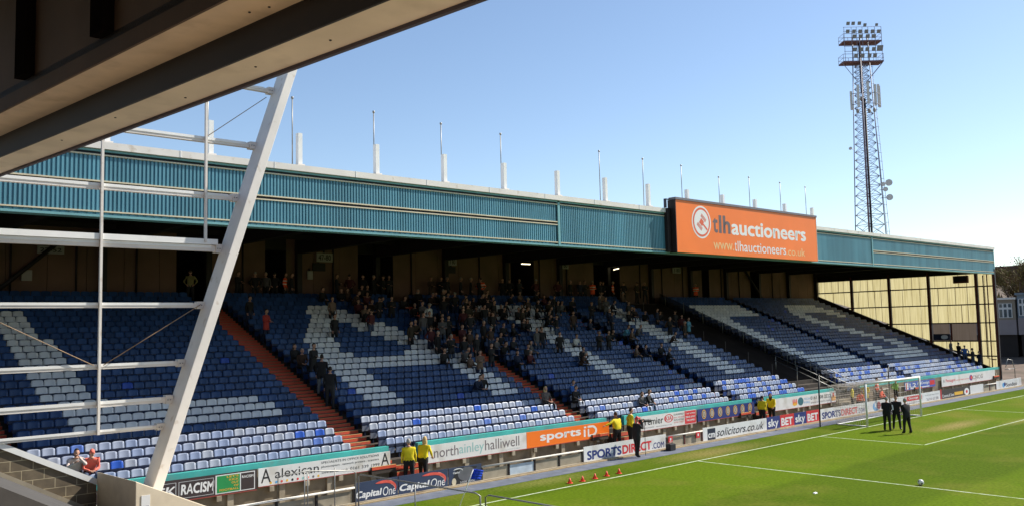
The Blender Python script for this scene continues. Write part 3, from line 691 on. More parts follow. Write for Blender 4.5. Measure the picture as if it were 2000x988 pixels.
for k in range(13):
    a = -math.pi/2+math.pi*k/12; q.append((-18.2+.36*math.cos(a), 1.17+.26*math.sin(a)))
for (a0, b0), (a1, b1) in zip(q, q[1:]):
    c0, c1 = (-18.2+(a0+18.2)*.62, 1.17+(b0-1.17)*.62), (-18.2+(a1+18.2)*.62, 1.17+(b1-1.17)*.62)
    mb.poly([(a0, YB-d1, b0), (a1, YB-d1, b1), (c1[0], YB-d1, c1[1]), (c0[0], YB-d1, c0[1])], WTX)
mb.box(-18.5, -18.2, YB-d1, YB-.001, 1.335, 1.43, WTX); mb.box(-18.5, -18.2, YB-d1, YB-.001, .91, 1.005, WTX); mb.box(-18.5, -18.4, YB-d1, YB-.001, 1.005, 1.27, WTX); mb.build('emblem', s)
s = board(-15.0, -9.84, .80, 1.52, YB, WB, 'white board with dark lettering, red oval and red end panel', group=G1, clips=True)
text(s, 'Premier', -14.47, -12.70, 1.05, 1.40, YB-d1, BLK, .01)
mb = MB(); mb.box(-15.0, -14.55, YB-d1, YB-.001, 1.12, 1.5, RED); mb.disc((-12.24, 1.25), .38, .21, YB-d1, RED, 32, .82); mb.box(-10.86, -9.86, YB-d1, YB-.001, .83, 1.50, RED); mb.build('red_marks', s)
text(s, 'KIA', -12.52, -11.97, 1.14, 1.36, YB-d1, RED, .03); text(s, 'DUKINFIELD', -11.8, -10.92, 1.35, 1.44, YB-d1, BLK); text(s, '0161 330 0100', -11.8, -10.92, 1.20, 1.28, YB-d1, RED); text(s, 'ROCHDALE', -11.8, -10.92, 1.07, 1.16, YB-d1, BLK); text(s, '01706 716677', -11.8, -10.92, .95, 1.02, YB-d1, RED)
text(s, 'LANCASHIRE   www.premier.co.uk', -14.42, -12.0, .88, .95, YB-d1, GREY); text(s, '7 year warranty', -10.78, -9.92, 1.30, 1.42, YB-d2, WTX, .01); text(s, 'DRIVE AWAY', -10.78, -9.92, 1.12, 1.23, YB-d2, WTX, .02); text(s, 'THE OFFER', -10.72, -9.98, .95, 1.05, YB-d2, WTX, .02)
s = board(-9.69, -4.10, .84, 1.50, YB, BLUE, 'navy board with a row of seven yellow ringed ovals', group=G1, clips=True)
for k, x in enumerate((-9.11, -8.37, -7.58, -6.82, -6.08, -5.34, -4.57)):
    mb = MB(); mb.disc((x, 1.2), .20, .25, YB-d1, GOLD, 24); mb.disc((x, 1.2), .155, .20, YB-d2, BLUE, 24); mb.disc((x, 1.2), .11, .155, YB-d3, CREAM, 20); mb.box(x-.03, x+.03, YB-.012, YB-.0095, 1.1, 1.3, BLK); mb.build('oval_badge', s)
s = board(-2.5, 5.64, .80, 1.50, YB, WB, 'long white board with phone number and small orange and blue emblems', group=G1, clips=True)
text(s, '0161 308 2222', 2.37, 4.95, 1.15, 1.37, YB-d1, BLK, .01); text(s, 'www.fire-tech.co.uk', 2.37, 4.93, .92, 1.05, YB-d1, GREY); text(s, 'TECH', 1.55, 2.28, 1.19, 1.32, YB-d1, SKYB); text(s, 'FIRE', 1.55, 2.28, .98, 1.1, YB-d1, SKYB)
mb = MB(); mb.disc((1.15, 1.15), .34, .25, YB-d1, M('deep teal', (.03, .14, .17), .5), 24); mb.disc((.45, 1.05), .28, .12, YB-d1, GOLD, 20)
for k in range(3): mb.disc((.25+.2*k, 1.2), .06, .16, YB-d2, CRL, 12)
mb.box(5.05, 5.6, YB-d1, YB-.001, .9, 1.2, M('pale orange print', (.75, .36, .10), .5, .2, 3)); mb.disc((5.32, 1.27), .12, .16, YB-d1, CRL, 12); mb.build('emblems', s)
s = board(16.1, 21.5, .85, 1.42, YB, MIDB, 'blue board with white lettering seen through the goal', group=G1)
text(s, 'L2', 16.9, 18.0, 1.0, 1.32, YB-d1, WTX, .02); text(s, 'ArtDesign', 18.2, 20.4, 1.08, 1.34, YB-d1, WTX, .01); mb = MB(); mb.box(16.15, 16.7, YB-d1, YB-.001, .9, 1.38, WTX); mb.box(16.3, 16.42, YB-d2, YB-.0035, .92, 1.36, RED); mb.box(20.5, 21.4, YB-d1, YB-.001, 1.0, 1.35, RED); mb.box(17.0, 20.4, YB-d1, YB-.001, .9, .97, WTX); mb.build('colour_blocks', s)
s = board(22.76, 34.2, .70, 1.49, YB, WB, 'long white board with red word and a round violet emblem, farthest on the front wall', group=G1)
text(s, 'Pentagon', 23.55, 25.45, .93, 1.25, YB-d1, RED, .01); text(s, 'A', 23.0, 23.35, 1.0, 1.25, YB-d1, GREY); text(s, 'contract vehicle services', 25.6, 28.3, 1.02, 1.14, YB-d1, CRL); text(s, 'CNCG', 29.1, 31.3, .95, 1.25, YB-d1, GREY); mb = MB(); mb.disc((28.75, 1.1), .35, .24, YB-d1, M('violet print', (.2, .05, .25), .5), 20); mb.disc((28.85, 1.12), .2, .14, YB-d2, CRL, 16); mb.build('emblem', s)
# perimeter boards
def swoosh(mb, cx, cz, sx, sz, y, mat, a0=-.25, a1=2.75, n=18):
    for k in range(n):
        u, v = k/n, (k+1)/n; A, B = a0+(a1-a0)*u, a0+(a1-a0)*v
        wu, wv = .34*math.sin(math.pi*(1-u)**.6)+.01, .34*math.sin(math.pi*(1-v)**.6)+.01
        P = lambda a, f: (cx+sx*f*math.cos(a), y, cz+sz*f*math.sin(a))
        mb.poly([P(A, 1), P(B, 1), P(B, 1-wv), P(A, 1-wu)], mat)
for x0, x1, lb in ((-32.42, -30.56, 'slate board with white lettering and red swoosh behind the pipe rail'), (-30.52, -28.2, 'slate board with white lettering and red swoosh below the stewards')):
    s = board(x0, x1, .02, .77, YP, NB, lb, group=G2); wd = x1-x0
    text(s, 'Capital', x0+.03, x0+wd*.62, .14, .46, YP-d1, WTX, .035, .2); text(s, 'One', x0+wd*.64, x1-wd*.06, .16, .48, YP-d1, WTX, -.012, .2)
    mb = MB(); swoosh(mb, x0+wd*.66, .42, wd*.30, .30, YP-d2, CRL, -.5, 2.3); swoosh(mb, x0+wd*.72, .42, wd*.22, .30, YP-.0045, M('swoosh pink', (.8, .35, .3), .5), -.3, 1.2); mb.build('swoosh', s)
s = board(-28.16, -26.48, .02, .76, YP, NB, 'slate board printed with a bank card next to the blue corner flag', group=G2)
mb = MB(); mb.poly([(-28.1, YP-d1, .05), (-27.2, YP-d1, .03), (-26.7, YP-d1, .70), (-27.75, YP-d1, .74)], BLK); mb.disc((-27.25, .46), .45, .27, YP-d2, M('card grey', (.12, .12, .13), .4), 24); mb.disc((-27.9, .22), .11, .14, YP-d2, CREAM, 14); mb.build('card_picture', s)
text(s, 'Capital', -27.95, -27.6, .50, .60, YP-d3, WTX, .02, .3); text(s, '5300 0000', -27.6, -26.85, .12, .2, YP-d3, LG, .01); swm = MB(); swoosh(swm, -27.7, .62, .25, .1, YP-d3, WTX); swm.build('card_mark', s)
def sdboard(x0, x1, lb, patch=False):
    s = board(x0, x1, .02, .76, YP, WB, lb, group=G2); wd = x1-x0
    text(s, 'SPORTS', x0+wd*.035, x0+wd*.435, .15, .56, YP-d1, BLUE, .035); text(s, 'DIRECT', x0+wd*.445, x0+wd*.81, .15, .57, YP-d1, RED, .035); text(s, '.COM', x0+wd*.82, x0+wd*.975, .15, .44, YP-d1, BLUE, .015)
    if patch: mb = MB(); mb.box(x0+wd*.21, x0+wd*.36, YP-.0022, YP-.001, .03, .28, M('grey patch', (.36, .36, .40), .6)); mb.build('grey_patch', s)
sdboard(-20.44, -14.5, 'white board with navy and red capitals behind the photographer', True); sdboard(.70, 6.62, 'white board with navy and red capitals next to the left goalpost')
s = board(-11.4, -5.32, .02, .76, YP, WB, 'white board with italic dark lettering and small navy square logo', group=G2)
mb = MB(); mb.box(-11.0, -10.3, YP-d1, YP-.001, .1, .68, NAVY); mb.build('logo_square', s); text(s, 'cm', -10.95, -10.35, .2, .44, YP-d2, WTX, .03); text(s, 'solicitors.co.uk', -10.2, -5.65, .2, .62, YP-d1, BLK, .01, .35)
for x0, lb in ((-5.28, 'left'), (-2.33, 'right')):
    s = board(x0, x0+1.38, .02, .78, YP, BLUE, 'navy panel with white lower-case word, %s one of the two' % lb, group=G2); text(s, 'sky', x0+.1, x0+1.2, .1, .66, YP-d1, WTX, .03)
    s = board(x0+1.4, x0+2.93, .02, .78, YP, RED, 'red panel with white three letter word, %s one of the two' % lb, group=G2); text(s, 'BET', x0+1.5, x0+2.75, .18, .62, YP-d1, WTX, .035)
s = board(6.68, 18.55, .02, .76, YP, WB, 'long white board with round swirl and red block behind the goalmouth', group=G2)
mb = MB(); mb.disc((8.1, .38), .45, .30, YP-d1, SKYB, 24); mb.disc((8.25, .48), .34, .22, YP-d2, WTX, 20); mb.disc((8.5, .42), .3, .26, YP-d3, M('maroon print', (.25, .03, .05), .5), 20); mb.box(12.9, 15.3, YP-d1, YP-.001, .36, .68, RED)
for k in range(3): mb.poly([(12.35+.2*k, YP-d1, .36), (12.45+.2*k, YP-d1, .36), (12.55+.2*k, YP-d1, .68), (12.45+.2*k, YP-d1, .68)], RED)
mb.build('emblems', s); text(s, 'Sondico', 8.9, 12.0, .14, .58, YP-d1, GREY, .02); text(s, 'George H', 13.1, 15.2, .42, .62, YP-d2, WTX, .02); text(s, 'www.georgehill.co.uk', 12.4, 15.2, .14, .26, YP-d1, GREY); text(s, 'Tel: 0161 627 2000', 16.1, 18.2, .16, .36, YP-d1, GREY); text(s, 'The Accident Repair Centre', 15.8, 18.3, .5, .6, YP-d1, GREY)
mb = MB(); mb.box(18.57, 18.75, YP-.02, YP+.05, .0, .82, RED); mb.build('red_end_post', s)
s = board(18.8, 24.3, .02, .76, YP, BB, 'black board with yellow strip and white round mark right of the goal', group=G2)
text(s, 'Cavanna & Sons', 18.9, 21.1, .2, .42, YP-d1, WTX, .01); mb = MB(); mb.box(21.2, 22.85, YP-d1, YP-.001, .22, .46, GOLD); mb.disc((23.6, .36), .5, .27, YP-d1, WTX, 24); mb.disc((23.6, .36), .2, .12, YP-d2, RED, 16); mb.build('emblem', s)
board(24.34, 27.1, .02, .74, YP, WB, 'short blank white board right of the black board', group=G2)
s = board(29.95, 35.9, .02, .76, YP, WB, 'white board with blue swirl and dark name at far right', group=G2); text(s, 'Sondico', 32.2, 34.8, .18, .5, YP-d1, BLK, .02); mb = MB(); mb.disc((31.6, .36), .3, .2, YP-d1, SKYB, 20); mb.disc((31.9, .42), .22, .16, YP-d2, BLUE, 16); mb.build('swirl', s)
# rail fences between the boards
for (a, b), lb in (((-46, -32.45), 'low rail with beige panels left of the slate boards'), ((-26.45, -20.5), 'low rail with beige panels between corner flag and photographer'), ((-14.45, -11.45), 'short rail section with red plates between two white boards'), ((27.15, 29.9), 'short rail section with red posts at far right')):
    f = empty('perimeter_rail', (a, YP, 0), lb, 'fence', 'rail sections along the pitch')
    mb = MB(); mb.tube([(a, YP, .62), (b, YP, .62)], .04, RAILW, 8); mb.build('top_rail', f)
    n = max(1, round((b-a)/1.45)); st = (b-a)/n
    for k in range(n+1):
        mb = MB(); mb.box(a+k*st-.04, a+k*st+.04, YP+.01, YP+.09, 0, .58, REDC if a > 20 or a == -14.45 else DARK); mb.build('post', f)
    for k in range(n):
        mb = MB(); mb.box(a+k*st+.06, a+(k+1)*st-.06, YP+.04, YP+.08, .08, .50, CONCP if not (a == -26.45 and k == 1) else M('pale blue panel', (.45, .52, .58), .6)); mb.build('infill_panel', f)
    mb = MB(); mb.box(a, b, YP-.04, YP+.1, 0, .07, KERB); mb.build('base_kerb', f)
    if a == -14.45:
        for x in (-14.2, -11.9): mb = MB(); mb.box(x-.16, x+.16, YP-.06, YP-.03, .32, .62, RED); mb.box(x-.05, x+.05, YP-.064, YP-.061, .42, .54, WTX); mb.build('red_plate', f)
# ------------------------------------------------------------------ orange billboard
s = empty('orange_billboard', (-4, 4.41, 9.97), 'huge orange billboard with white and grey lettering on the roof edge', 'billboard')
BX0, BX1, YS = -11.48, 3.47, 4.41
mb = MB(); mb.box(BX0, BX1, YS, YS+.06, 9.97, 12.80, OR); mb.build('face_panel', s)
mb = MB(); mb.box(BX0-.06, BX1+.04, YS-.05, YS+.42, 12.805, 12.93, M('grey flashing', (.16, .15, .17), .6, .1, 3)); mb.build('top_flashing', s)
mb = MB(); mb.box(BX0-.05, BX0-.005, YS-.02, YS+.5, 9.95, 12.80, DARK); mb.build('side_trim', s)
mb = MB(); mb.box(BX0-.45, BX0-.38, YS+.3, YS+.45, 12.36, 12.85, NAVY); mb.box(BX0-.38, BX0-.12, YS+.3, YS+.36, 12.79, 12.85, NAVY); mb.box(BX0-.40, BX0-.12, YS+.28, YS+.48, 10.0, 12.34, DARK); mb.build('support_bracket', s)
mb = MB(); mb.box(BX1+.0, BX1+.03, YS-.01, YS+.5, 9.97, 12.80, WHITEM); mb.build('end_trim', s)
YL = YS-.004; LC = (-9.19, 11.71)
mb = MB(); mb.disc(LC, .89, .905, YL, WTX, 48); mb.disc(LC, .80, .81, YL-.003, M('emblem red', (.72, .12, .05), .5), 48); mb.disc(LC, .68, .69, YL-.006, WTX, 48); mb.build('round_emblem', s)
mb = MB(); ca, sa = math.cos(math.radians(52)), math.sin(math.radians(52))
def rq(u0, u1, v0, v1):
    mb.poly([(LC[0]+u*ca-v*sa, YL-.009, LC[1]+u*sa+v*ca) for u, v in ((u0, v0), (u1, v0), (u1, v1), (u0, v1))], MC['emblem red'])
rq(-.16, .16, -.17, .17); 
for k in range(3): rq(-.26-.07*k, -.22-.07*k, -.27, .27); rq(.22+.07*k, .26+.07*k, -.27, .27)
rq(-.055, .055, -.66, -.17); mb.build('gavel', s)
GT_ = M('tlh grey', (.14, .10, .10), .5)
text(s, 't', -8.11, -7.62, 11.20, 12.05, YL, GT_, .02); text(s, 'l', -7.52, -7.26, 11.20, 12.22, YL, GT_, .03); text(s, 'h', -7.12, -6.38, 11.20, 12.22, YL, GT_, .03); text(s, 'auctioneers', -6.30, 2.08, 11.17, 12.03, YL, WTX, .028)
text(s, 'www.', -8.12, -6.1, 10.26, 10.66, YL, M('pale orange lettering', (.85, .55, .25), .5)); text(s, 't', -6.02, -5.82, 10.24, 10.78, YL, WTX, .006); text(s, 'l', -5.72, -5.64, 10.24, 10.84, YL, WTX, .006); text(s, 'hauctioneers', -5.52, -.42, 10.24, 10.84, YL, WTX, .006); text(s, '.co.uk', -.38, 1.88, 10.22, 10.72, YL, MC['pale orange lettering'])
# ------------------------------------------------------------------ goal
PW = M('goal white', (.78, .77, .74), .35, .03, 2)
go = empty('goal', (3.66, 0, 0), 'white goal frame with sagging net on the goal line', 'goal')
for x in (0, 7.32):
    mb = MB(); mb.tube([(x, 0, -.02), (x, 0, 2.44)], .06, PW, 12); mb.build('post', go)
mb = MB(); mb.tube([(-.06, 0, 2.46), (7.38, 0, 2.46)], .06, PW, 12); mb.build('crossbar', go)
mb = MB(); mb.tube([(0, 0, .03), (0, 1.85, .03), (7.32, 1.85, .03), (7.32, 0, .03)], .035, PW, 8); mb.build('ground_frame', go)
NETM = M('net cord', (.46, .40, .34), .8, .1, 3)
mb = MB(); sp_ = .135; rr = .0055
def npt(u, v):   # u 0..1 across back, v 0 ground .. 1 crossbar
    if v < .62: t = v/.62; return (7.32*u*(1+.0)-(.25*(1-2*u))*t, 1.85+.35*t-.12*math.sin(math.pi*t), .03+2.3*t)
    t = (v-.62)/.38; y = 2.2*(1-t); return (7.32*u-(.25*(1-2*u))*(1-t), y, 2.33+.12*t-.16*math.sin(math.pi*t))
for k in range(53): mb.tube([npt(k/52, q/14) for q in range(15)], rr, NETM, 3, False)
for q in range(31): mb.tube([npt(k/12, q/30) for k in range(13)], rr, NETM, 3, False)
for x, sg in ((0, -1), (7.32, 1)):
    for k in range(15):
        f = k/14; mb.tube([(x, 1.85*f, .03), (x+sg*.12*f, 2.0*f, 1.2), (x+sg*.25*f, 2.2*f, 2.42-.1*f)], rr, NETM, 3, False)
    for k in range(17):
        f = k/16; mb.tube([(x, 0, .03+2.38*f), (x+sg*.05, .9+.15*f, .03+2.3*f), (x+sg*.25*f, 1.85+.35*f, .03+2.3*f)], rr, NETM, 3, False)
mb.build('net', go)
for x, y, lb in ((-1.6, 2.07, 'tall thin black net pole left of the goal'), (9.3, 2.9, 'thin black net pole behind the goal, in front of the pale seats')):
    p = empty('net_pole', (x, y, 0), lb, 'pole', 'black poles holding the goal net'); mb = MB(); mb.tube([(x, y, -.02), (x+.1, y, 3.0)], .045, BLACKM, 8); mb.build('shaft', p); mb = MB(); mb.tube([(x+.1, y, 3.0), (x+.1, y, 3.06)], .06, BLACKM, 8); mb.build('cap', p)
    mb = MB(); mb.tube([(x+.1, y, 2.9), (-.25 if x < 0 else 7.57, 2.2, 2.35)], .008, NETM, 4); mb.build('guy_line', p)
# ------------------------------------------------------------------ small things on and by the pitch
cf = empty('corner_flag', (-30.34, 0, 0), 'leaning white corner pole with a bright blue flag', 'flag')
mb = MB(); mb.tube([(-30.34, 0, 0), (-29.95, -.36, 1.32)], .018, PW, 8); mb.build('pole', cf)
FL = M('flag blue', (.012, .06, .62), .5, .08, 3); mb = MB(); top = Vector((-29.95, -.36, 1.32))
gx, gy = Vector((.42, -.32, 0)), Vector((-.07, .06, -.34)); n = 8; pts = []
for i in range(n+1):
    for j in range(5):
        u, v = i/n, j/4; p = top+gx*u*(.62+.35*v*0)+gy*v*(1-.15*u)+Vector((.035*math.sin(7*u+2*v), .045*math.sin(6*u+1.5*v), -.10*u*u+.06*u*(1-v))); pts.append(p)
for i in range(n):
    for j in range(4):
        a = i*5+j; mb.poly([pts[a], pts[a+1], pts[a+6], pts[a+5]], FL, True)
fo = mb.build('flag_cloth', cf); sm = fo.modifiers.new('thick', 'SOLIDIFY'); sm.thickness = .008
CO = M('training cone', (.80, .09, .05), .5, .06, 3)
for k, (x, y) in enumerate(((-24.3, .47), (-23.64, .40), (-22.88, .42), (-22.12, .46), (-21.32, .48))):
    c = empty('training_cone', (x, y, 0), 'small orange-red cone on the grass, %s one counted from the corner flag' % ORD[k], 'cone', 'row of small training cones')
    mb = MB(); mb.tube([(x, y, .02), (x, y, .21)], [.085, .02], CO, 14); mb.build('cone_body', c); mb = MB(); mb.tube([(x, y, .004), (x, y, .022)], .125, CO, 16); mb.build('base', c)
def sphere(mb, c, rx, ry, rz, mat, nu=14, nv=10, fn=None):
    i0 = len(mb.v); k = mb.mi(mat)
    for j in range(nv+1):
        th = math.pi*j/nv
        for i in range(nu):
            ph = 2*math.pi*i/nu; p = Vector((math.sin(th)*math.cos(ph), math.sin(th)*math.sin(ph), math.cos(th)))
            if fn: p = fn(p)
            mb.v.append((c[0]+p.x*rx, c[1]+p.y*ry, c[2]+p.z*rz))
    for j in range(nv):
        for i in range(nu):
            a = i0+j*nu+i; b = i0+j*nu+(i+1) % nu; mb.f.append((a, a+nu, b+nu, b)); mb.m.append(k); mb.sm.append(True)
mb = MB(); sphere(mb, (-16.18, -9.81, .11), .11, .11, .11, PW, 16, 12); b_ = mb.build('football', label='white football lying on the grass near the penalty area line', cat='ball')
mb = MB()
for a, e in ((0, .6), (1.3, -.2), (2.6, .5), (3.9, -.3), (5.1, .3), (2, -.8), (0.5, 1.3)):
    d = Vector((math.cos(a)*math.cos(e), math.sin(a)*math.cos(e), math.sin(e))); t1 = d.cross(Vector((0, 0, 1))).normalized(); t2 = d.cross(t1); c = Vector((-16.18, -9.81, .11))+d*.1145
    mb.poly([c+(t1*math.cos(q*1.2566)+t2*math.sin(q*1.2566))*.034-d*.004 for q in range(5)], BLK)
o = mb.build('dark_patches'); o.parent = b_
mb = MB(); mb.hexa([(-20.2, -7.75, .004), (-20.0, -7.75, .004), (-20.0, -7.66, .004), (-20.2, -7.66, .004), (-20.19, -7.74, .03), (-20.02, -7.74, .03), (-20.02, -7.68, .05), (-20.19, -7.67, .04)], PW); mb.build('scrap_of_paper', label='tiny white scrap lying on the grass left of the football', cat='litter')
eq = empty('equipment_box', (-14.6, 2.85, 0), 'small dark equipment box at the end of the board by the photographer', 'box'); mb = MB(); mb.box(-14.85, -14.4, 2.75, 3.05, .012, .34, BLACKM); mb.build('case', eq, bevel=.03)
mb = MB(); mb.tube([(-14.74, 2.9, .34), (-14.74, 2.9, .42), (-14.5, 2.9, .42), (-14.5, 2.9, .34)], .015, GALV, 6); mb.build('handle', eq)
# ------------------------------------------------------------------ people
def skinbody(name, J, coat=False, hero=True, girth=1.0):
    bm = bmesh.new(); ly = bm.verts.layers.skin.verify(); V = {}
    rad = dict(pelvis=.135, belly=.138, chest=.145, neckb=.075, neck=.060, shL=.072, shR=.072, elL=.056, elR=.056, wrL=.034, wrR=.034, hipL=.105, hipR=.105, knL=.076, knR=.076, anL=.056, anR=.056, toL=.038, toR=.038, heL=.04, heR=.04)
    for k, r in rad.items():
        v = bm.verts.new(J[k]); q = r*(girth if k in ('pelvis', 'belly', 'chest', 'hipL', 'hipR') else 1); V[k] = v; v[ly].radius = (q, q)
    V['pelvis'][ly].use_root = True
    E_ = [('pelvis', 'belly'), ('belly', 'chest'), ('chest', 'neckb'), ('neckb', 'neck'), ('chest', 'shL'), ('chest', 'shR'), ('shL', 'elL'), ('shR', 'elR'), ('elL', 'wrL'), ('elR', 'wrR'), ('pelvis', 'hipL'), ('pelvis', 'hipR'), ('hipL', 'knL'), ('hipR', 'knR'), ('knL', 'anL'), ('knR', 'anR'), ('anL', 'toL'), ('anR', 'toR'), ('anL', 'heL'), ('anR', 'heR')]
    for a, b in E_: bm.edges.new((V[a], V[b]))
    me = bpy.data.meshes.new('t'); bm.to_mesh(me); bm.free()
    o = bpy.data.objects.new('t', me); COL.objects.link(o); o.modifiers.new('s', 'SKIN').use_smooth_shade = True; ss = o.modifiers.new('ss', 'SUBSURF'); ss.levels = 2 if hero else 1; ss.render_levels = ss.levels
    dg = bpy.context.evaluated_depsgraph_get(); m2 = bpy.data.meshes.new_from_object(o.evaluated_get(dg)); bpy.data.objects.remove(o)
    slot = {'pelvis': 1, 'belly': 0, 'hipL': 1, 'hipR': 1}
    B = [('pelvis', 'belly', 0), ('belly', 'chest', 0), ('chest', 'neckb', 0), ('neckb', 'neck', 2), ('chest', 'shL', 0), ('chest', 'shR', 0), ('shL', 'elL', 0), ('shR', 'elR', 0), ('elL', 'wrL', 0), ('elR', 'wrR', 0), ('pelvis', 'hipL', 0 if coat else 1), ('pelvis', 'hipR', 0 if coat else 1), ('hipL', 'knL', 1), ('hipR', 'knR', 1), ('knL', 'anL', 1), ('knR', 'anR', 1), ('anL', 'toL', 3), ('anR', 'toR', 3), ('anL', 'heL', 3), ('anR', 'heR', 3)]
    mb = MB(); mb.mats = [None]*5
    JV = {k: Vector(v) for k, v in J.items()}
    def near(p):
        best = (9, 0)
        for a, b, s_ in B:
            A, C = JV[a], JV[b]; d = C-A; t = max(0, min(1, (p-A).dot(d)/d.length_squared)); q = (p-(A+d*t)).length-(rad[a]*(1-t)+rad[b]*t)*.6
            if (a, b) == ('pelvis', 'belly') and t < .15: s_ = 0 if coat else 1
            if coat and a in ('hipL', 'hipR') and t < .35: s_ = 0
            if q < best[0]: best = (q, s_)
        return best[1]
    # flatten the torso front to back
    sp = (JV['pelvis']+JV['chest'])/2
    co = []
    for v in m2.vertices:
        p = v.co.copy(); A, C = JV['pelvis'], JV['neckb']; d = C-A; t = (p-A).dot(d)/d.length_squared
        if -.15 < t < 1.05:
            c = A+d*max(0, min(1, t)); off = p-c
            if off.length < .24: p.y = c.y+off.y*.80; p.x = c.x+off.x*1.12
        co.append(p)
    mb.v = [tuple(p) for p in co]
    for p in m2.polygons:
        c = sum((co[i] for i in p.vertices), Vector())/len(p.vertices); mb.f.append(tuple(p.vertices)); mb.m.append(near(c)); mb.sm.append(True)
    bpy.data.meshes.remove(m2)
    # head with jaw, nose, ears
    h = JV['head']
    class Mt: pass
    def app(fn, slot_):
        n0 = len(mb.f); fn()
        for q in range(n0, len(mb.f)): mb.m[q] = slot_
    def hd(p):
        q = p.copy()
        if p.z < 0: q.x *= 1-.25*(-p.z)**1.5; q.y *= 1-.12*(-p.z); 
        if p.y < -.8 and abs(p.z+.12) < .3: q.y -= .16*(1-abs(p.z+.12)/.3)*(1 if abs(p.x) < .3 else 0)
        if p.y < -.6 and .05 < p.z < .3 and .2 < abs(p.x) < .6: q.y += .07
        return q
    app(lambda: sphere(mb, h, .078, .098, .120, None, 16, 12, hd), 2)
    for sx in (-1, 1):
        app(lambda: sphere(mb, h+Vector((sx*.079, .008, -.01)), .010, .022, .032, None, 6, 5), 2)
        app(lambda: sphere(mb, h+Vector((sx*.030, -.085, .015)), .011, .007, .007, None, 6, 4), 4)
    if hero: app(lambda: mb.tube([h+Vector((-.022, -.086, -.055)), h+Vector((0, -.091, -.058)), h+Vector((.022, -.086, -.055))], .005, None, 5), 4)
    # hands: palm and five separate fingers
    for s_ in 'LR':
        w_, e_ = JV['wr'+s_], JV['el'+s_]; d = (w_-e_).normalized(); side = 1 if s_ == 'L' else -1
        a = d.cross(Vector((0, 0, 1)) if abs(d.z) < .8 else Vector((side, 0, 0))).normalized(); nrm = d.cross(a).normalized()
        c = w_+d*.055
        def palm():
            mb.hexa([w_-a*.026-nrm*.014, w_+a*.026-nrm*.014, w_+a*.026+nrm*.014, w_-a*.026+nrm*.014, w_+d*.09-a*.040-nrm*.012, w_+d*.09+a*.040-nrm*.012, w_+d*.09+a*.040+nrm*.012, w_+d*.09-a*.040+nrm*.012], None)
        app(palm, 2)
        for k, (of, ln) in enumerate(((-.030, .062), (-.010, .075), (.010, .070), (.030, .055))):
            b0 = w_+d*.086+a*of; app(lambda: mb.tube([b0, b0+d*ln*.5+nrm*.008, b0+d*ln*.85+nrm*.028], [.0095, .0085, .006], None, 5), 2)
        b0 = w_+d*.025-a*.03; app(lambda: mb.tube([b0, b0+d*.030-a*.026+nrm*.01, b0+d*.062-a*.034+nrm*.022], [.012, .010, .007], None, 5), 2)
    me = bpy.data.meshes.new(name); me.from_pydata(mb.v, [], mb.f)
    for _ in range(5): me.materials.append(SKIN)
    me.polygons.foreach_set('material_index', mb.m); me.polygons.foreach_set('use_smooth', mb.sm); me.update()
    return me
def hairmesh(h, style):
    mb = MB(); h = Vector(h)
    def f(p):
        q = p.copy()
        if style == 'long':
            if p.z < -.05 and p.y > -.3: q.z -= 1.5*(-p.z)**.8; q.x *= 1.3; q.y *= 1.15
            elif p.y < -.35 and p.z < .35: q *= .75
        elif style == 'cap':
            if p.z < .1: q *= .9
            if p.y < -.6 and 0 < p.z < .5: q.y -= .55
        else:
            if p.y < -.25 and p.z < .42: q *= .78
            if p.z < -.35: q *= .8
        return q
    sphere(mb, h+Vector((0, .008, .012)), .084, .102, .124, WHITE, 14, 10, f); me = mb.mesh('hair'); return me
def pose_stand(arms='down', lean=0.0, step=0.06):
    J = dict(pelvis=(0, 0, .95), belly=(0, -lean*.3, 1.12), chest=(0, -lean*.7, 1.32), neckb=(0, -lean, 1.46), neck=(0, -lean*1.1, 1.56), head=(0, -lean*1.2-.02, 1.655))
    for s, n in ((1, 'L'), (-1, 'R')):
        J['hip'+n] = (s*.095, 0, .90); J['kn'+n] = (s*.13, -.02-s*step*.5, .50); J['an'+n] = (s*.155, .02-s*step, .09); J['to'+n] = (s*.175, -.13-s*step, .045); J['he'+n] = (s*.15, .06-s*step, .05); J['sh'+n] = (s*.185, -lean*.85, 1.41)
        if arms == 'down': J['el'+n] = (s*.245, .03-lean*.5, 1.13); J['wr'+n] = (s*.25, -.07-lean*.4, .89)
        elif arms == 'folded': J['el'+n] = (s*.235, -.05, 1.14); J['wr'+n] = (-s*.03, -.24, 1.17+.03*s)
        elif arms == 'camera': J['el'+n] = (s*.20, -.20, 1.25); J['wr'+n] = (s*.06, -.30-(.10 if n == 'L' else 0), 1.53)
        elif arms == 'lean': J['el'+n] = (s*.25, -.12-lean*.6, 1.15); J['wr'+n] = (s*.20, -.32-lean*.6, 1.0)
        elif arms == 'side': 
            if n == 'L': J['elL'] = (.42, -.03, 1.27); J['wrL'] = (.64, -.10, 1.20)
            else: J['elR'] = (-.24, .02, 1.13); J['wrR'] = (-.22, -.12, .92)
        elif arms == 'hips': J['el'+n] = (s*.34, .08, 1.17); J['wr'+n] = (s*.19, -.06, 1.02)
    return J
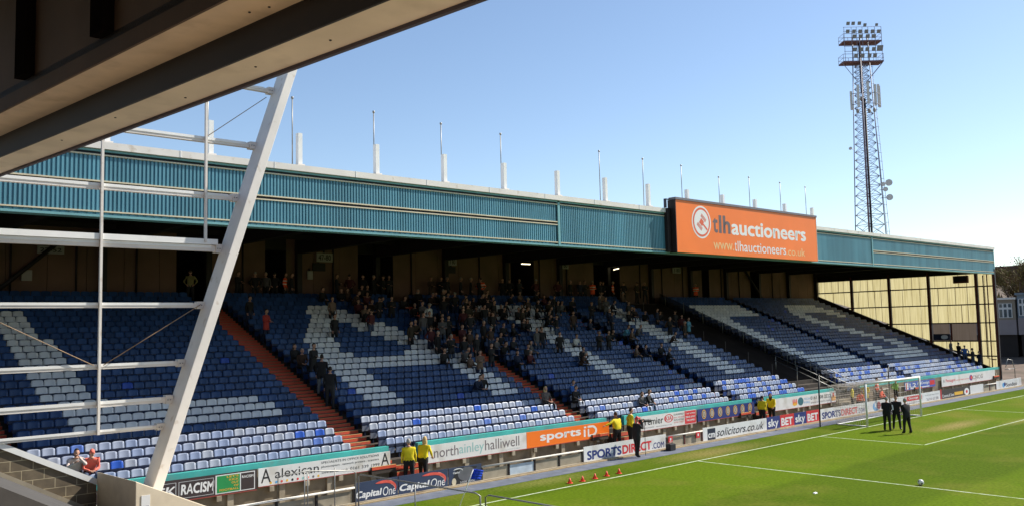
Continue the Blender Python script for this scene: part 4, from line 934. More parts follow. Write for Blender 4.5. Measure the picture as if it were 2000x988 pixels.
def pose_sit(arms='lap', lean=.06, spread=.0):
    J = dict(pelvis=(0, 0, .53), belly=(0, -lean*.2, .70), chest=(0, -lean*.8, .90), neckb=(0, -lean*1.2, 1.04), neck=(0, -lean*1.4, 1.13), head=(0, -lean*1.6-.02, 1.225))
    for s, n in ((1, 'L'), (-1, 'R')):
        J['hip'+n] = (s*.095, -.03, .51); J['kn'+n] = (s*(.12+spread), -.44, .54); J['an'+n] = (s*(.12+spread), -.42, .11); J['to'+n] = (s*(.13+spread), -.56, .06); J['he'+n] = (s*(.12+spread), -.38, .06); J['sh'+n] = (s*.185, -lean, .99)
        if arms == 'lap': J['el'+n] = (s*.24, -.10-lean, .74); J['wr'+n] = (s*.09, -.33, .66)
        elif arms == 'face': J['el'+n] = (s*.24, -.28-lean, .86) if s > 0 else (-.26, -.2-lean, .80); J['wr'+n] = (s*.05, -.22-lean*1.6, 1.10) if s > 0 else (-.08, -.36-lean, .95)
        else: J['el'+n] = (s*.22, -.30, .72); J['wr'+n] = (s*.07, -.50, .68)
    return J
def F_(name, c, r=.8): return M(name, c, r, .10, 5)
def hivis(name, col):
    m = F_(name, col).copy(); t = m.node_tree; b_ = t.nodes['Principled BSDF']; src = b_.inputs['Base Color'].links[0].from_socket
    tc = t.nodes.new('ShaderNodeTexCoord'); sp = t.nodes.new('ShaderNodeSeparateXYZ'); r = t.nodes.new('ShaderNodeValToRGB'); t.links.new(tc.outputs['Object'], sp.inputs[0]); t.links.new(sp.outputs[2], r.inputs[0]); e = r.color_ramp.elements; r.color_ramp.interpolation = 'CONSTANT'
    e[0].position = 0; e[0].color = (0, 0, 0, 1); e[1].position = .60; e[1].color = (1, 1, 1, 1)
    mr = t.nodes.new('ShaderNodeMath'); mr.operation = 'MULTIPLY'; mr.inputs[1].default_value = .5; t.links.new(sp.outputs[2], mr.inputs[0]); t.links.new(mr.outputs[0], r.inputs[0])
    e[1].position = .545; n_ = e.new(.572); n_.color = (0, 0, 0, 1); n_ = e.new(.635); n_.color = (1, 1, 1, 1); n_ = e.new(.662); n_.color = (0, 0, 0, 1)
    mx = t.nodes.new('ShaderNodeMix'); mx.data_type = 'RGBA'; mx.inputs['B'].default_value = (.75, .72, .66, 1); t.links.new(r.outputs[0], mx.inputs['Factor']); t.links.new(src, mx.inputs['A']); t.links.new(mx.outputs['Result'], b_.inputs['Base Color']); return m
CL = dict(shadeyellow=F_('shade-dimmed yellow vest', (.20, .17, .06)), dark=F_('black cloth', (.012, .010, .011)), dark2=F_('charcoal cloth', (.022, .020, .022)), brown=F_('brown cloth', (.055, .028, .018)), maroon=F_('maroon cloth', (.08, .014, .016)), navy=F_('navy cloth', (.012, .018, .045)), grey=F_('grey cloth', (.10, .09, .09)), olive=F_('olive cloth', (.04, .026, .014)), tan=F_('tan cloth', (.16, .10, .07)), white=F_('white cloth', (.55, .53, .52)), red=F_('red cloth', (.40, .04, .03)), bluetop=F_('blue cloth', (.03, .10, .32)), paleblue=F_('light blue cloth', (.10, .30, .42)), yellow=F_('hi-vis yellow', (.78, .60, .01)), orange=hivis('hi-vis orange', (.90, .10, .03)), coral=F_('coral cloth', (.75, .16, .11)), pinkwhite=F_('cream cloth', (.62, .50, .45)), blondecoat=F_('dark fur coat', (.12, .09, .08)), green=F_('lime bib', (.35, .62, .12)))
TR = [CL['dark'], F_('denim', (.05, .07, .12)), CL['dark2'], CL['navy']]
SHOE = F_('black shoe leather', (.015, .014, .014), .4); EYE = F_('dark iris and lips', (.06, .02, .02), .4)
HAIR = [F_('dark hair', (.025, .016, .012)), F_('brown hair', (.08, .045, .025)), F_('grey hair', (.30, .28, .26)), F_('blonde hair', (.58, .40, .17))]
PM = {}
def pmesh(key, J, coat=False, hero=False, hair='short', girth=1.0):
    if key not in PM: PM[key] = (skinbody('person', J, coat, hero, girth), hairmesh(J['head'], hair), J)
    return PM[key]
WORDS = dict(dark='black', dark2='charcoal', bluetop='blue', paleblue='light blue', yellow='yellow hi-vis', orange='orange hi-vis', pinkwhite='cream', blondecoat='dark fur', green='lime', coral='coral')
def person(key, loc, yawd, top, label, trousers=None, hair=0, group=None, scale=1.0, skin=None):
    me, hm, J = PM[key]; o = bpy.data.objects.new('person', me); COL.objects.link(o); o.location = loc; o.rotation_euler = (0, 0, math.radians(yawd)); o.scale = (scale,)*3
    for k, m_ in enumerate((CL[top], trousers or TR[0], skin or SKIN, SHOE, EYE)):
        o.material_slots[k].link = 'OBJECT'; o.material_slots[k].material = m_
    tag(o, label, 'person', group)
    if hair is not None:
        h = bpy.data.objects.new('hair', hm); COL.objects.link(h); h.parent = o; h.material_slots[0].link = 'OBJECT'; h.material_slots[0].material = HAIR[hair]
    return o
pmesh('sit_a', pose_sit('lap', .06)); pmesh('sit_b', pose_sit('knees', .22, .06)); pmesh('sit_c', pose_sit('lap', -.02, .04), True, False, 'long')
pmesh('std_a', pose_stand('down', .02)); pmesh('std_b', pose_stand('folded', .0), True); pmesh('std_c', pose_stand('hips', .03, .02), False, False, 'cap')
pmesh('h_back', pose_stand('down', .04, .10), False, True, 'short', 1.32); pmesh('h_lean', pose_stand('lean', .16, .14), False, True, 'long', 1.25); pmesh('h_side', pose_stand('side', .05, .05), False, True, 'short', 1.3)
pmesh('h_cam', pose_stand('camera', .03, .08), True, True, 'cap', 1.35); pmesh('h_fold', pose_stand('folded', .04, .07), True, True, 'short', 1.18); pmesh('h_down', pose_stand('down', .03, .12), True, True, 'short', 1.18)
pmesh('h_sitface', pose_sit('face', .16, .03), False, True, 'short'); pmesh('h_sitknee', pose_sit('knees', .26, .05), False, True, 'cap')
BLN = ['leftmost block', 'letter L block', 'letter A block', 'letter T block', 'letter I block', 'letter C block', 'letter S block']
rp = random.Random(3)
for r, b, i, kd, top in CROWD:
    a, e = SEG[b]; X = a+(i+.5)*SW_; sit = kd == 'sit'; wd = WORDS.get(top, top)
    lb = '%s person, %s top, %s row up, %s seat from left, %s' % ('seated' if sit else 'standing', wd, ORD[r], ORD[i], BLN[b])
    if top == 'coral': key, hr = 'h_sitknee', 1
    elif top == 'pinkwhite': key, hr = 'h_sitface', 0
    elif top == 'blondecoat': key, hr = 'sit_c', 3
    elif sit: key, hr = rp.choice(['sit_a', 'sit_a', 'sit_b', 'sit_c']), rp.choice([0, 0, 1, 1, 2])
    else: key, hr = rp.choice(['std_a', 'std_b', 'std_a', 'std_c']), rp.choice([0, 0, 1, 2])
    o = person(key, (X, 5.5+.6*r-(.17 if sit else .34), tz(r)), rp.uniform(-28, 28), top, lb, TR[rp.randrange(4)], hr, 'spectators in the stand', rp.uniform(.95, 1.04))
    if top == 'coral':
        o['label'] = 'seated person in coral hooded top bending forward beside the white frame'
        for c in o.children: c.material_slots[0].material = CL['coral']
    if top == 'pinkwhite': o['label'] = 'seated person in cream top raising a hand to the face, front rows at far left'
WALK.sort()
wn = {}
for k, (x, top) in enumerate(WALK):
    if abs(x-XE) < 1: continue
    lb = 'person in %s vest on back walkway, %s hi-vis figure from left' % (WORDS.get(top, top), ORD[wn.get('h', 0)]) if top in ('orange', 'yellow') else 'person in %s top on back walkway, %s spectator from left' % (WORDS.get(top, top), ORD[wn.get('n', 0)])
    wn['h' if top in ('orange', 'yellow') else 'n'] = wn.get('h' if top in ('orange', 'yellow') else 'n', 0)+1
    if top == 'yellow': top = 'shadeyellow'  # vest colour darkened to stand for the dimness under the roof
    person(rp.choice(['std_a', 'std_b', 'std_c']), (x, 21.75, 7.8), rp.uniform(-50, 50), top, lb, TR[0], rp.choice([0, 1, 2]), 'people on the back walkway')
# three standing at the aisle
for (x, y, r, lb, tr, key) in ((-29.2, 11.95, 11, 'man in black coat and cap standing highest of three by the orange aisle', TR[0], 'h_fold'), (-29.45, 10.75, 9, 'man in black top and pale jeans, middle of three by the orange aisle', F_('pale jeans', (.20, .20, .20)), 'h_down'), (-29.75, 9.55, 7, 'man in black top standing lowest of three by the orange aisle', TR[2], 'h_back')):
    person(key, (x, 5.5+.6*r-.3, tz(r)), 140 if key != 'h_fold' else 20, 'dark', lb, tr, 0, scale=1.03)
# stewards and photographer
person('h_back', (-29.42, 4.15, .12), 150, 'yellow', 'steward in yellow jacket seen from behind, arms hanging, above slate boards', TR[0], 2, 'yellow jacketed stewards', 1.04)
person('h_lean', (-28.75, 4.15, .12), 118, 'yellow', 'steward with long blonde hair in yellow jacket leaning by the white board', TR[0], 3, 'yellow jacketed stewards', 1.04)
person('h_side', (-16.95, 4.3, .12), 175, 'yellow', 'steward in yellow jacket reaching one arm to the orange board', TR[0], 1, 'yellow jacketed stewards', 1.05)
person('h_side', (-16.1, 4.2, .2), 60, 'yellow', 'steward in yellow top stretching an arm out behind the photographer', TR[0], 0, 'yellow jacketed stewards', 1.08)
person('h_back', (-4.25, 4.2, .12), 95, 'yellow', 'shorter steward in yellow jacket at gap beside navy board', TR[0], 0, 'yellow jacketed stewards', 1.0)
person('h_lean', (-3.2, 4.2, .15), -75, 'yellow', 'taller steward in yellow jacket facing left at the long white board', TR[0], 1, 'yellow jacketed stewards', 1.03)
ph = person('h_cam', (-17.4, 2.72, .012), 75, 'dark2', 'photographer in dark clothes and red cap aiming a long lens beside the track', TR[0], 0, None, 1.06)
for c in ph.children: c.material_slots[0].material = RED
cm = empty('camera_on_monopod', (-17.05, 2.62, .012), 'black camera with long lens on a monopod held by the photographer', 'camera')
dx = Vector((math.cos(math.radians(-15)), math.sin(math.radians(-15)), 0)); c0 = Vector((-17.12, 2.66, 1.66))
mb = MB(); mb.box(c0.x-.09, c0.x+.05, c0.y-.08, c0.y+.08, c0.z-.07, c0.z+.08, BLACKM); mb.build('camera_body', cm, bevel=.015)
mb = MB(); mb.tube([c0+dx*.05, c0+dx*.2, c0+dx*.42, c0+dx*.56], [.045, .055, .065, .075], BLACKM, 12); mb.build('lens', cm)
mb = MB(); mb.tube([c0+dx*.2-Vector((0, 0, .05)), c0+dx*.2-Vector((0, 0, 1.6))], .014, BLACKM, 6); mb.build('monopod', cm)
for (x, y, yw, lb, key, hr) in ((-1.25, -1.75, 100, 'left man of three on the pitch, dark jacket, papers in hand', 'h_fold', 2), (-.28, -1.85, -60, 'middle man of three on the pitch in a black suit', 'h_down', 1), (-1.72, -3.05, 160, 'right man of three on the pitch in black coat, seen from behind', 'h_fold', 2)):
    person(key, (x, y, 0), yw, 'dark', lb, TR[0], hr, 'men in black talking on the pitch', 1.06)
mb = MB(); mb.hexa([(-1.0, -1.9, 1.15), (-.86, -1.98, 1.15), (-.86, -1.98, 1.155), (-1.0, -1.9, 1.155), (-1.0, -1.86, 1.42), (-.86, -1.94, 1.42), (-.86, -1.93, 1.42), (-1.0, -1.85, 1.42)], WTX); mb.build('paper_sheet', label='white paper held by the left man on the pitch', cat='paper')
for k, (x, top, key, yw, z) in enumerate(((6.9, 'yellow', 'std_a', 20, .1), (7.7, 'orange', 'sit_b', -20, .1), (8.8, 'yellow', 'std_b', 100, .1), (10.5, 'orange', 'std_a', 10, .35), (11.0, 'orange', 'sit_a', 0, .1), (13.4, 'green', 'std_c', 60, .1))):
    person(key, (x, 4.3, z), yw, top, '%s person behind the goal net, %s hi-vis figure from the left' % (WORDS.get(top, top), ORD[k]), TR[0], 0, 'stewards behind the goal')
for k, (r, top) in enumerate(((5, 'grey'), (4, 'dark'), (3, 'bluetop'), (2, 'dark2'), (1, 'navy'))):
    person(('std_a', 'std_b', 'std_c')[k % 3], (34.2+.2*(k % 2), 5.4+.6*r, tz(r)), 60*k, top, '%s-clad person on the end aisle by the yellow wall, %s from the top' % (WORDS.get(top, top), ORD[k]), TR[1], 0, 'people by the far end wall')
# dark silhouettes behind the goal rails
rl = empty('rail_barrier', (12, 4.6, .1), 'grey barrier rails behind the goal net', 'barrier')
mb = MB(); mb.tube([(9.8, 4.6, 1.2), (15.8, 4.6, 1.2)], .022, GALV, 6); mb.tube([(9.8, 4.6, .8), (15.8, 4.6, .8)], .018, GALV, 6); mb.build('rails', rl)
for k in range(7): mb = MB(); mb.tube([(9.8+k, 4.6, .1), (9.8+k, 4.6, 1.2)], .02, GALV, 6); mb.build('post', rl)
# ------------------------------------------------------------------ near stand: leaning frame, block wall, roof
ys0, ys1 = -3.35, -2.72
XP = lambda z: -42.05+(z-2.75)*(3.40/10.25)
fr = empty('glazing_frame', (-41.8, -3, 2.6), 'leaning white steel post with horizontal rails in front of the stand', 'frame')
mb = MB(); a, b = XP(1.8), XP(15.2); W_ = .245
mb.hexa([(a, ys0, 1.8), (a+W_, ys0, 1.8), (a+W_, ys1, 1.8), (a, ys1, 1.8), (b, ys0, 15.2), (b+W_, ys0, 15.2), (b+W_, ys1, 15.2), (b, ys1, 15.2)], WHITEM); mb.build('leaning_post', fr, bevel=.012)
for z, h in ((12.62, .10), (11.05, .12), (9.62, .13), (8.28, .14), (6.87, .11), (5.46, .11), (4.59, .13), (3.98, .09)):
    mb = MB(); mb.box(-52, XP(z)+.02, -2.80, -2.66, z, z+h, WHITEM); mb.box(-52, XP(z)-.25, -2.815, -2.795, z+h*.55, z+h+.012, WHITE)
    if z == 8.28: mb.box(-52, XP(z)-.1, -2.86, -2.6, z+h+.02, z+h+.16, WHITE)
    mb.build('rail', fr)
    mb = MB(); mb.box(XP(z)-.14, XP(z)+.03, -2.84, -2.64, z-.03, z+h+.04, WHITEM)
    for u in (-.1, -.04):
        mb.tube([(XP(z)+u, -2.862, z+h*.5), (XP(z)+u, -2.84, z+h*.5)], .014, GALV, 6)
    mb.build('bolted_bracket', fr)
for x, z0, z1 in ((-43.13, 3.98, 14.5), (-40.64, 8.5, 14.5)):
    mb = MB(); mb.box(x-.027, x+.027, -2.90, -2.82, z0, z1, WHITEM); mb.build('mullion', fr)
for p, q in (((-46.6, -2.88, 7.3), (-43.25, -2.88, 5.55)), ((-43.05, -2.88, 5.55), (-40.75, -2.88, 6.95)), ((-40.6, -2.88, 11.2), (-39.0, -2.88, 12.45))):
    mb = MB(); mb.tube([p, q], .010, M('rusty wire', (.30, .20, .12), .7), 5); mb.build('bracing_wire', fr)
def blockmat():
    m = bpy.data.materials.new('concrete blockwork'); m.use_nodes = True; t = m.node_tree; b = t.nodes['Principled BSDF']; N = t.nodes.new; L = t.links.new
    tc = N('ShaderNodeTexCoord'); sp = N('ShaderNodeSeparateXYZ'); cb = N('ShaderNodeCombineXYZ'); L(tc.outputs['Object'], sp.inputs[0]); L(sp.outputs[0], cb.inputs[0]); L(sp.outputs[2], cb.inputs[1])
    br = N('ShaderNodeTexBrick'); L(cb.outputs[0], br.inputs['Vector']); br.inputs['Scale'].default_value = 1; br.inputs['Brick Width'].default_value = .45; br.inputs['Row Height'].default_value = .225; br.inputs['Mortar Size'].default_value = .008
    br.inputs['Color1'].default_value = (.125, .095, .06, 1); br.inputs['Color2'].default_value = (.16, .125, .08, 1); br.inputs['Mortar'].default_value = (.42, .35, .22, 1); br.inputs['Mortar Smooth'].default_value = .2
    n = N('ShaderNodeTexNoise'); n.inputs['Scale'].default_value = 5; n.inputs['Detail'].default_value = 7; L(tc.outputs['Object'], n.inputs['Vector'])
    mr = N('ShaderNodeMapRange'); L(n.outputs[0], mr.inputs[0]); mr.inputs[1].default_value = .25; mr.inputs[2].default_value = .75; mr.inputs[3].default_value = .75; mr.inputs[4].default_value = 1.25
    s_ = N('ShaderNodeVectorMath'); s_.operation = 'SCALE'; L(br.outputs[0], s_.inputs[0]); L(mr.outputs[0], s_.inputs['Scale']); L(s_.outputs[0], b.inputs['Base Color']); b.inputs['Roughness'].default_value = .9
    bp = N('ShaderNodeBump'); bp.inputs['Strength'].default_value = .5; bp.inputs['Distance'].default_value = .01; L(br.outputs['Fac'], bp.inputs['Height']); bp.invert = True; L(bp.outputs[0], b.inputs['Normal']); return m
wl = lambda x: 2.93-.52*(x+43.1)
bw = empty('block_wall', (-46, -2.6, 2), 'raked block wall with pale coping at lower left', 'wall')
mb = MB(); mb.hexa([(-52, -2.72, 0), (-43.1, -2.72, 0), (-43.1, -2.5, 0), (-52, -2.5, 0), (-52, -2.72, wl(-52)-.09), (-43.1, -2.72, wl(-43.1)-.09), (-43.1, -2.5, wl(-43.1)-.09), (-52, -2.5, wl(-52)-.09)], blockmat()); mb.build('blockwork', bw)
mb = MB(); mb.hexa([(-52, -2.76, wl(-52)-.088), (-43.1, -2.76, wl(-43.1)-.088), (-43.1, -2.46, wl(-43.1)-.088), (-52, -2.46, wl(-52)-.088), (-52, -2.76, wl(-52)+.05), (-43.1, -2.76, wl(-43.1)+.05), (-43.1, -2.46, wl(-43.1)+.05), (-52, -2.46, wl(-52)+.05)], WHITE); mb.build('coping', bw)
rz = lambda x: 3.28-.565*(x+45.06)
mb = MB(); mb.hexa([(-52, -2.75, rz(-52)), (-43.12, -2.75, rz(-43.12)), (-43.12, -2.725, rz(-43.12)), (-52, -2.725, rz(-52)), (-52, -2.75, rz(-52)+.10), (-43.12, -2.75, rz(-43.12)+.10), (-43.12, -2.725, rz(-43.12)+.10), (-52, -2.725, rz(-52)+.10)], CONCP); mb.build('mortar_fillet', bw)
mb = MB(); mb.hexa([(-48.2, -14, rz(-48.2)-.4), (-43.12, -14, rz(-43.12)-.4), (-43.12, -2.76, rz(-43.12)-.4), (-48.2, -2.76, rz(-48.2)-.4), (-48.2, -14, rz(-48.2)), (-43.12, -14, rz(-43.12)), (-43.12, -2.76, rz(-43.12)), (-48.2, -2.76, rz(-48.2))], ASPH); mb.build('felt_covered_slab', label='grey sloping felt slab in front of the block wall', cat='slab')
pr = empty('concrete_parapet', (-43.1, -4, 0), 'thick beige concrete parapet falling towards the pitch at the foot of the leaning post', 'parapet')
pz = lambda x: 3.19-.48*(x+43.1)
mb = MB(); mb.hexa([(-43.1, -5.15, 0), (-37.5, -5.15, 0), (-37.5, -2.74, 0), (-43.1, -2.74, 0), (-43.1, -5.15, pz(-43.1)), (-37.5, -5.15, pz(-37.5)), (-37.5, -2.74, pz(-37.5)), (-43.1, -2.74, pz(-43.1)-.05)], PIERM); mb.build('wall', pr, bevel=.015)
mb = MB(); mb.box(-42.98, -42.80, -5.162, -5.151, 2.6, 2.88, WTX); mb.box(-42.95, -42.83, -5.167, -5.163, 2.63, 2.66, GREY); mb.build('small_notice', pr)
mb = MB()
for k in range(24):
    x0 = -41-.8*k; mb.box(x0-.8, x0, -70, -5.2, -1, 1.0+.36*k-.1, M('grimy near concrete', (.36, .29, .21), .95, .15, 1))
mb.build('near_terrace', label='concrete steps of the near side stand under the camera', cat='terrace')
# roof above the camera: soffit beams running along the side stand, ending at the screen
nr = empty('near_stand_roof', (-44.4, -14, 9.6), 'overhead pale soffit beams of the near stand roof crossing the upper left', 'roof')
def skew(mb, xa, xb, y0, y1, z0, z1, mat, k=-.093):
    A = lambda x, y: x+k*(y+14.3)
    mb.hexa([(A(xa, y0), y0, z0), (A(xb, y0), y0, z0), (A(xb, y1), y1, z0), (A(xa, y1), y1, z0), (A(xa, y0), y0, z1), (A(xb, y0), y0, z1), (A(xb, y1), y1, z1), (A(xa, y1), y1, z1)], mat)
Q0, Q1 = -60, -2.95
mb = MB(); skew(mb, -45.08, -44.49, Q0, Q1, 9.60, 9.62, OFFW); mb.build('front_soffit', nr)
mb = MB(); skew(mb, -44.487, -44.43, Q0, Q1, 9.555, 10.15, M('dull purple gutter', (.07, .055, .075), .6, .1, 2)); mb.build('front_gutter', nr)
mb = MB(); skew(mb, -45.12, -45.083, Q0, Q1, 9.59, 10.18, DARK); mb.build('soffit_edge', nr)
mb = MB(); skew(mb, -45.73, -45.045, Q0, Q1, 9.98, 10.0, M('brown beam paint', (.66, .50, .33), .8, .08, 1.5, dirt=(.54, .40, .26), dscale=2)); mb.build('rear_soffit', nr)
mb = MB(); skew(mb, -45.77, -45.733, Q0, Q1, 9.97, 12.4, M('brown beam web', (.10, .062, .042), .8, .15, .8)); mb.build('rear_beam_web', nr)
for y in (-6.3, -9.2, -12.0, -15.2):
    mb = MB(); skew(mb, -45.93, -45.78, y-.2, y+.2, 10.28, 12.4, DARK2); mb.build('hanger_post', nr)
mb = MB(); skew(mb, -45.77, -44.43, Q0, Q1, 10.2, 10.3, DARK); mb.build('top_deck', nr)
mb = MB(); mb.box(-75, -45.9, -60, -2.9, 12.4, 12.6, CONCP); mb.build('upper_deck', nr)
mb = MB(); mb.box(-64, -63.5, -60, -2.9, -1, 12.4, M('unseen light-control wall', (.50, .42, .32), .8, .1, 1)); mb.build('rear_wall', nr)  # unseen wall behind the camera, added to control light under the roof
for (x, y, z) in ((-44.75, -15.5, 9.597), (-44.8, -14, 9.597), (-44.7, -12, 9.597), (-44.9, -10.2, 9.597), (-45.35, -14.8, 9.977), (-45.28, -15.1, 9.977), (-44.85, -8, 9.597)):
    mb = MB(); mb.tube([(x-.093*(y+14.3), y, z), (x-.093*(y+14.3), y, z-.008)], .017, DARK, 8); mb.build('bolt_head', nr)
# pipe rails at the touchline corner
for pts, lb in ((((-32.45, 3.0, 0), (-32.45, 3.0, 1.05), (-32.43, 2.9, 1.12), (-32.0, -2.9, 1.12), (-31.98, -3.1, 1.05), (-31.98, -3.1, 0)), 'galvanised hooped barrier beside the slate boards'), (((-31.98, -3.35, 0), (-31.98, -3.35, 1.05), (-31.97, -3.5, 1.12), (-31.7, -9.9, 1.12), (-31.7, -10, 0)), 'galvanised hooped barrier nearest the camera by the touchline')):
    h = empty('pipe_barrier', pts[0], lb, 'barrier', 'pipe barriers at the corner'); mb = MB(); mb.tube(pts, .026, GALV, 8); mb.build('hoop', h)
    mb = MB(); ym = (pts[0][1]+pts[-1][1])/2; xm = (pts[0][0]+pts[-1][0])/2; mb.tube([(xm, ym, 0), (xm, ym, 1.1)], .022, GALV, 6); mb.build('middle_post', h)
h = empty('pipe_gate', (-34, 2.95, 0), 'tall thin pipe gate frame in front of the white lettered board', 'gate')
mb = MB(); mb.tube([(-35.6, 2.95, 0), (-35.6, 2.95, 1.45), (-34.55, 2.95, 1.50), (-32.75, 2.95, 1.30), (-32.6, 2.95, 1.2), (-32.6, 2.95, 0)], .022, GALV, 8); mb.build('top_bar', h)
for x in (-34.62, -34.50, -33.45): mb = MB(); mb.tube([(x, 2.95, 0), (x, 2.95, 1.47)], .018, GALV, 6); mb.build('upright', h)
# ------------------------------------------------------------------ floodlight tower
TX, TY = 66.8, 30.6
tw = empty('floodlight_tower', (TX, TY, 0), 'tall lattice floodlight tower behind the stand with two lamp platforms', 'floodlight')
LM = M('tower paint', (.22, .21, .27), .5, .15, 2); LB = M('tower rust brown', (.16, .08, .08), .7, .2, 2)
ax = Vector((R.x, R.y, 0)).normalized(); ay = Vector((-ax.y, ax.x, 0)); ca, sa = math.cos(math.radians(20)), math.sin(math.radians(20))
e1, e2 = ax*ca+ay*sa, -ax*sa+ay*ca
half = lambda z: 1.80-(1.80-.66)*min(1, z/41.0)
def lp(k, z): s1, s2 = ((-1, -1), (1, -1), (1, 1), (-1, 1))[k]; h_ = half(z); return Vector((TX, TY, z))+e1*s1*h_+e2*s2*h_
for k in range(4): mb = MB(); mb.tube([lp(k, 0), lp(k, 45)], .075, LM, 6); mb.build('leg', tw)
mb = MB(); z = 0.0; lev = []
while z < 41: lev.append(z); z += 2*half(z)*.55
lev.append(41.0)
for z0, z1 in zip(lev, lev[1:]):
    for k in range(4):
        mb.tube([lp(k, z0), lp((k+1) % 4, z0)], .034, LM, 4, False); mb.tube([lp(k, z0), lp((k+1) % 4, z1)], .030, LM, 4, False); mb.tube([lp((k+1) % 4, z0), lp(k, z1)], .030, LM, 4, False)
mb.build('lattice_bracing', tw)
mb = MB(); mb.tube([lp(0, 0)+e1*.35, lp(0, 36)+e1*.35], .13, DARK, 6); mb.tube([lp(0, 0)-e1*.15, lp(0, 36)-e1*.1], .1, LB, 6); mb.build('cable_riser', tw)
mb = MB(); mb.tube([lp(1, 0)+e1*.8, lp(1, 41)+e1*.55], .03, LM, 5); mb.tube([lp(1, 0)+e1*.35, lp(1, 41)+e1*.2], .03, LM, 5); z = 1
while z < 41: mb.tube([lp(1, z)+e1*.8, lp(1, z)+e1*.3], .025, LM, 4, False); z += 1.2
mb.build('ladder', tw)
def P_(u, v, z): return Vector((TX, TY, z))+ax*u+ay*v
for z, w2 in ((41.1, 2.75), (43.95, 2.6)):
    mb = MB(); q = [P_(-w2, -.9, z), P_(w2, -.9, z), P_(w2, .9, z), P_(-w2, .9, z)]; mb.hexa([*q, *[p+Vector((0, 0, .2)) for p in q]], LB); mb.build('platform', tw)
    mb = MB()
    for hz in (.6, 1.15): mb.tube([P_(-w2, -.9, z+hz), P_(w2, -.9, z+hz), P_(w2, .9, z+hz), P_(-w2, .9, z+hz), P_(-w2, -.9, z+hz)], .03, LM, 4)
    for u in (-w2, -w2/2, 0, w2/2, w2):
        for v in (-.9, .9): mb.tube([P_(u, v, z), P_(u, v, z+1.15)], .03, LM, 4)
    mb.build('guard_rail', tw)
mb = MB()
for u in (-2.5, -1.5, -.8, 0, .8, 1.7, 2.6): mb.tube([P_(u, -.95, 41.1), P_(u, -.95, 46.0)], .035, LM, 4)
for z in (42.6, 43.3, 45.4, 46.0): mb.tube([P_(-2.6, -.95, z), P_(2.6, -.95, z)], .03, LM, 4)
mb.tube([P_(-2.75, -.5, 41.1), P_(-.6, 0, 38.6)], .05, LM, 4); mb.tube([P_(2.75, -.5, 41.1), P_(.5, 0, 38.4)], .06, LM, 4); mb.tube([P_(-.2, 0, 37), P_(-.2, 0, 44)], .08, DARK, 5); mb.build('lamp_rack', tw)
LMP = M('lamp housing', (.30, .27, .24), .5, .15, 3); GLS = M('lamp glass', (.22, .23, .25), .15, .05, 3)
def lamp(u, z, s=1.0, mat=None):
    c = P_(u, -1.15, z); f = (-ay*.9+Vector((0, 0, -.45))).normalized(); r_ = ax; up = f.cross(r_)
    mb = MB(); h_ = .235*s; a = [c+r_*(-h_)+up*(-h_), c+r_*h_+up*(-h_), c+r_*h_+up*h_, c-r_*h_+up*h_]; b2 = [c-f*.32*s+(p-c)*.55 for p in a]
    mb.hexa([b2[0], b2[1], b2[2], b2[3], a[0], a[1], a[2], a[3]], mat or LMP); L_ = mb.build('lamp', tw)
    mb = MB(); mb.poly([p+(c-p)*.12+f*.012 for p in a], GLS); mb.build('lamp_glass', L_)
for u in (-2.05, -1.2, -.35, .5, 1.35, 2.2): lamp(u, 45.3-.02*u, 1.05)
for u in (-1.2, -.3, .65, 1.5): lamp(u, 44.6, 1.15)
for u in (-1.95, -1.25, -.4): lamp(u, 46.45, 1.0)
lamp(.35, 46.2, .9, NAVY); lamp(1.95, 46.2, .8)
for u in (-1.2, -.3, .5, 1.4): lamp(u, 42.8, 1.1)
for u in (-1.1, -.2, .75, 1.5): lamp(u, 41.9, 1.1)
lamp(2.25, 42.9, 1.7)
ANT = M('antenna white', (.62, .60, .57), .5, .08, 2)
for u, v, z0, z1 in ((-1.75, -.3, 34.6, 37.2), (-1.05, -1.0, 34.8, 37.9), (.2, -1.3, 35.2, 38.2), (1.3, -.9, 35.0, 37.9), (1.6, -.3, 35.2, 38.1), (2.15, 0, 35.0, 38.2), (2.35, .2, 35.0, 38.0)):
    c = P_(u, v, 0); mb = MB(); q = [c+ax*a_+ay*b_2 for a_, b_2 in ((-.14, -.08), (.14, -.08), (.14, .08), (-.14, .08))]; mb.hexa([*[p+Vector((0, 0, z0)) for p in q], *[p+Vector((0, 0, z1)) for p in q]], ANT); mb.build('panel_antenna', tw)
mb = MB()
for z in (35.3, 36.8): mb.tube([P_(-1.8, -.3, z), P_(-.9, -1.0, z), P_(.2, -1.2, z), P_(1.5, -.9, z), P_(2.3, 0, z)], .05, LM, 5)
for u, z in ((-1.2, 34.3), (.4, 34.3), (1.1, 34.4), (-.6, 36.0)): sphere(mb, P_(u, -.9, z), .28, .2, .35, LMP, 6, 4)
mb.build('antenna_mounts', tw)
for u, z, r_ in ((2.55, 24.4, .45), (1.75, 24.2, .28), (2.05, 23.5, .3), (2.55, 22.4, .42), (-2.4, 29.2, .2)):
    mb = MB(); c = P_(u, -.7, z); mb.tube([c+ay*.3, c+ay*.05, c-ay*.18], [r_*.5, r_, r_], ANT, 14); mb.tube([c+ay*.2, Vector((TX, TY, z))+ax*(1.5 if u > 0 else -1.6)], .04, LM, 4); mb.build('dish_antenna', tw)
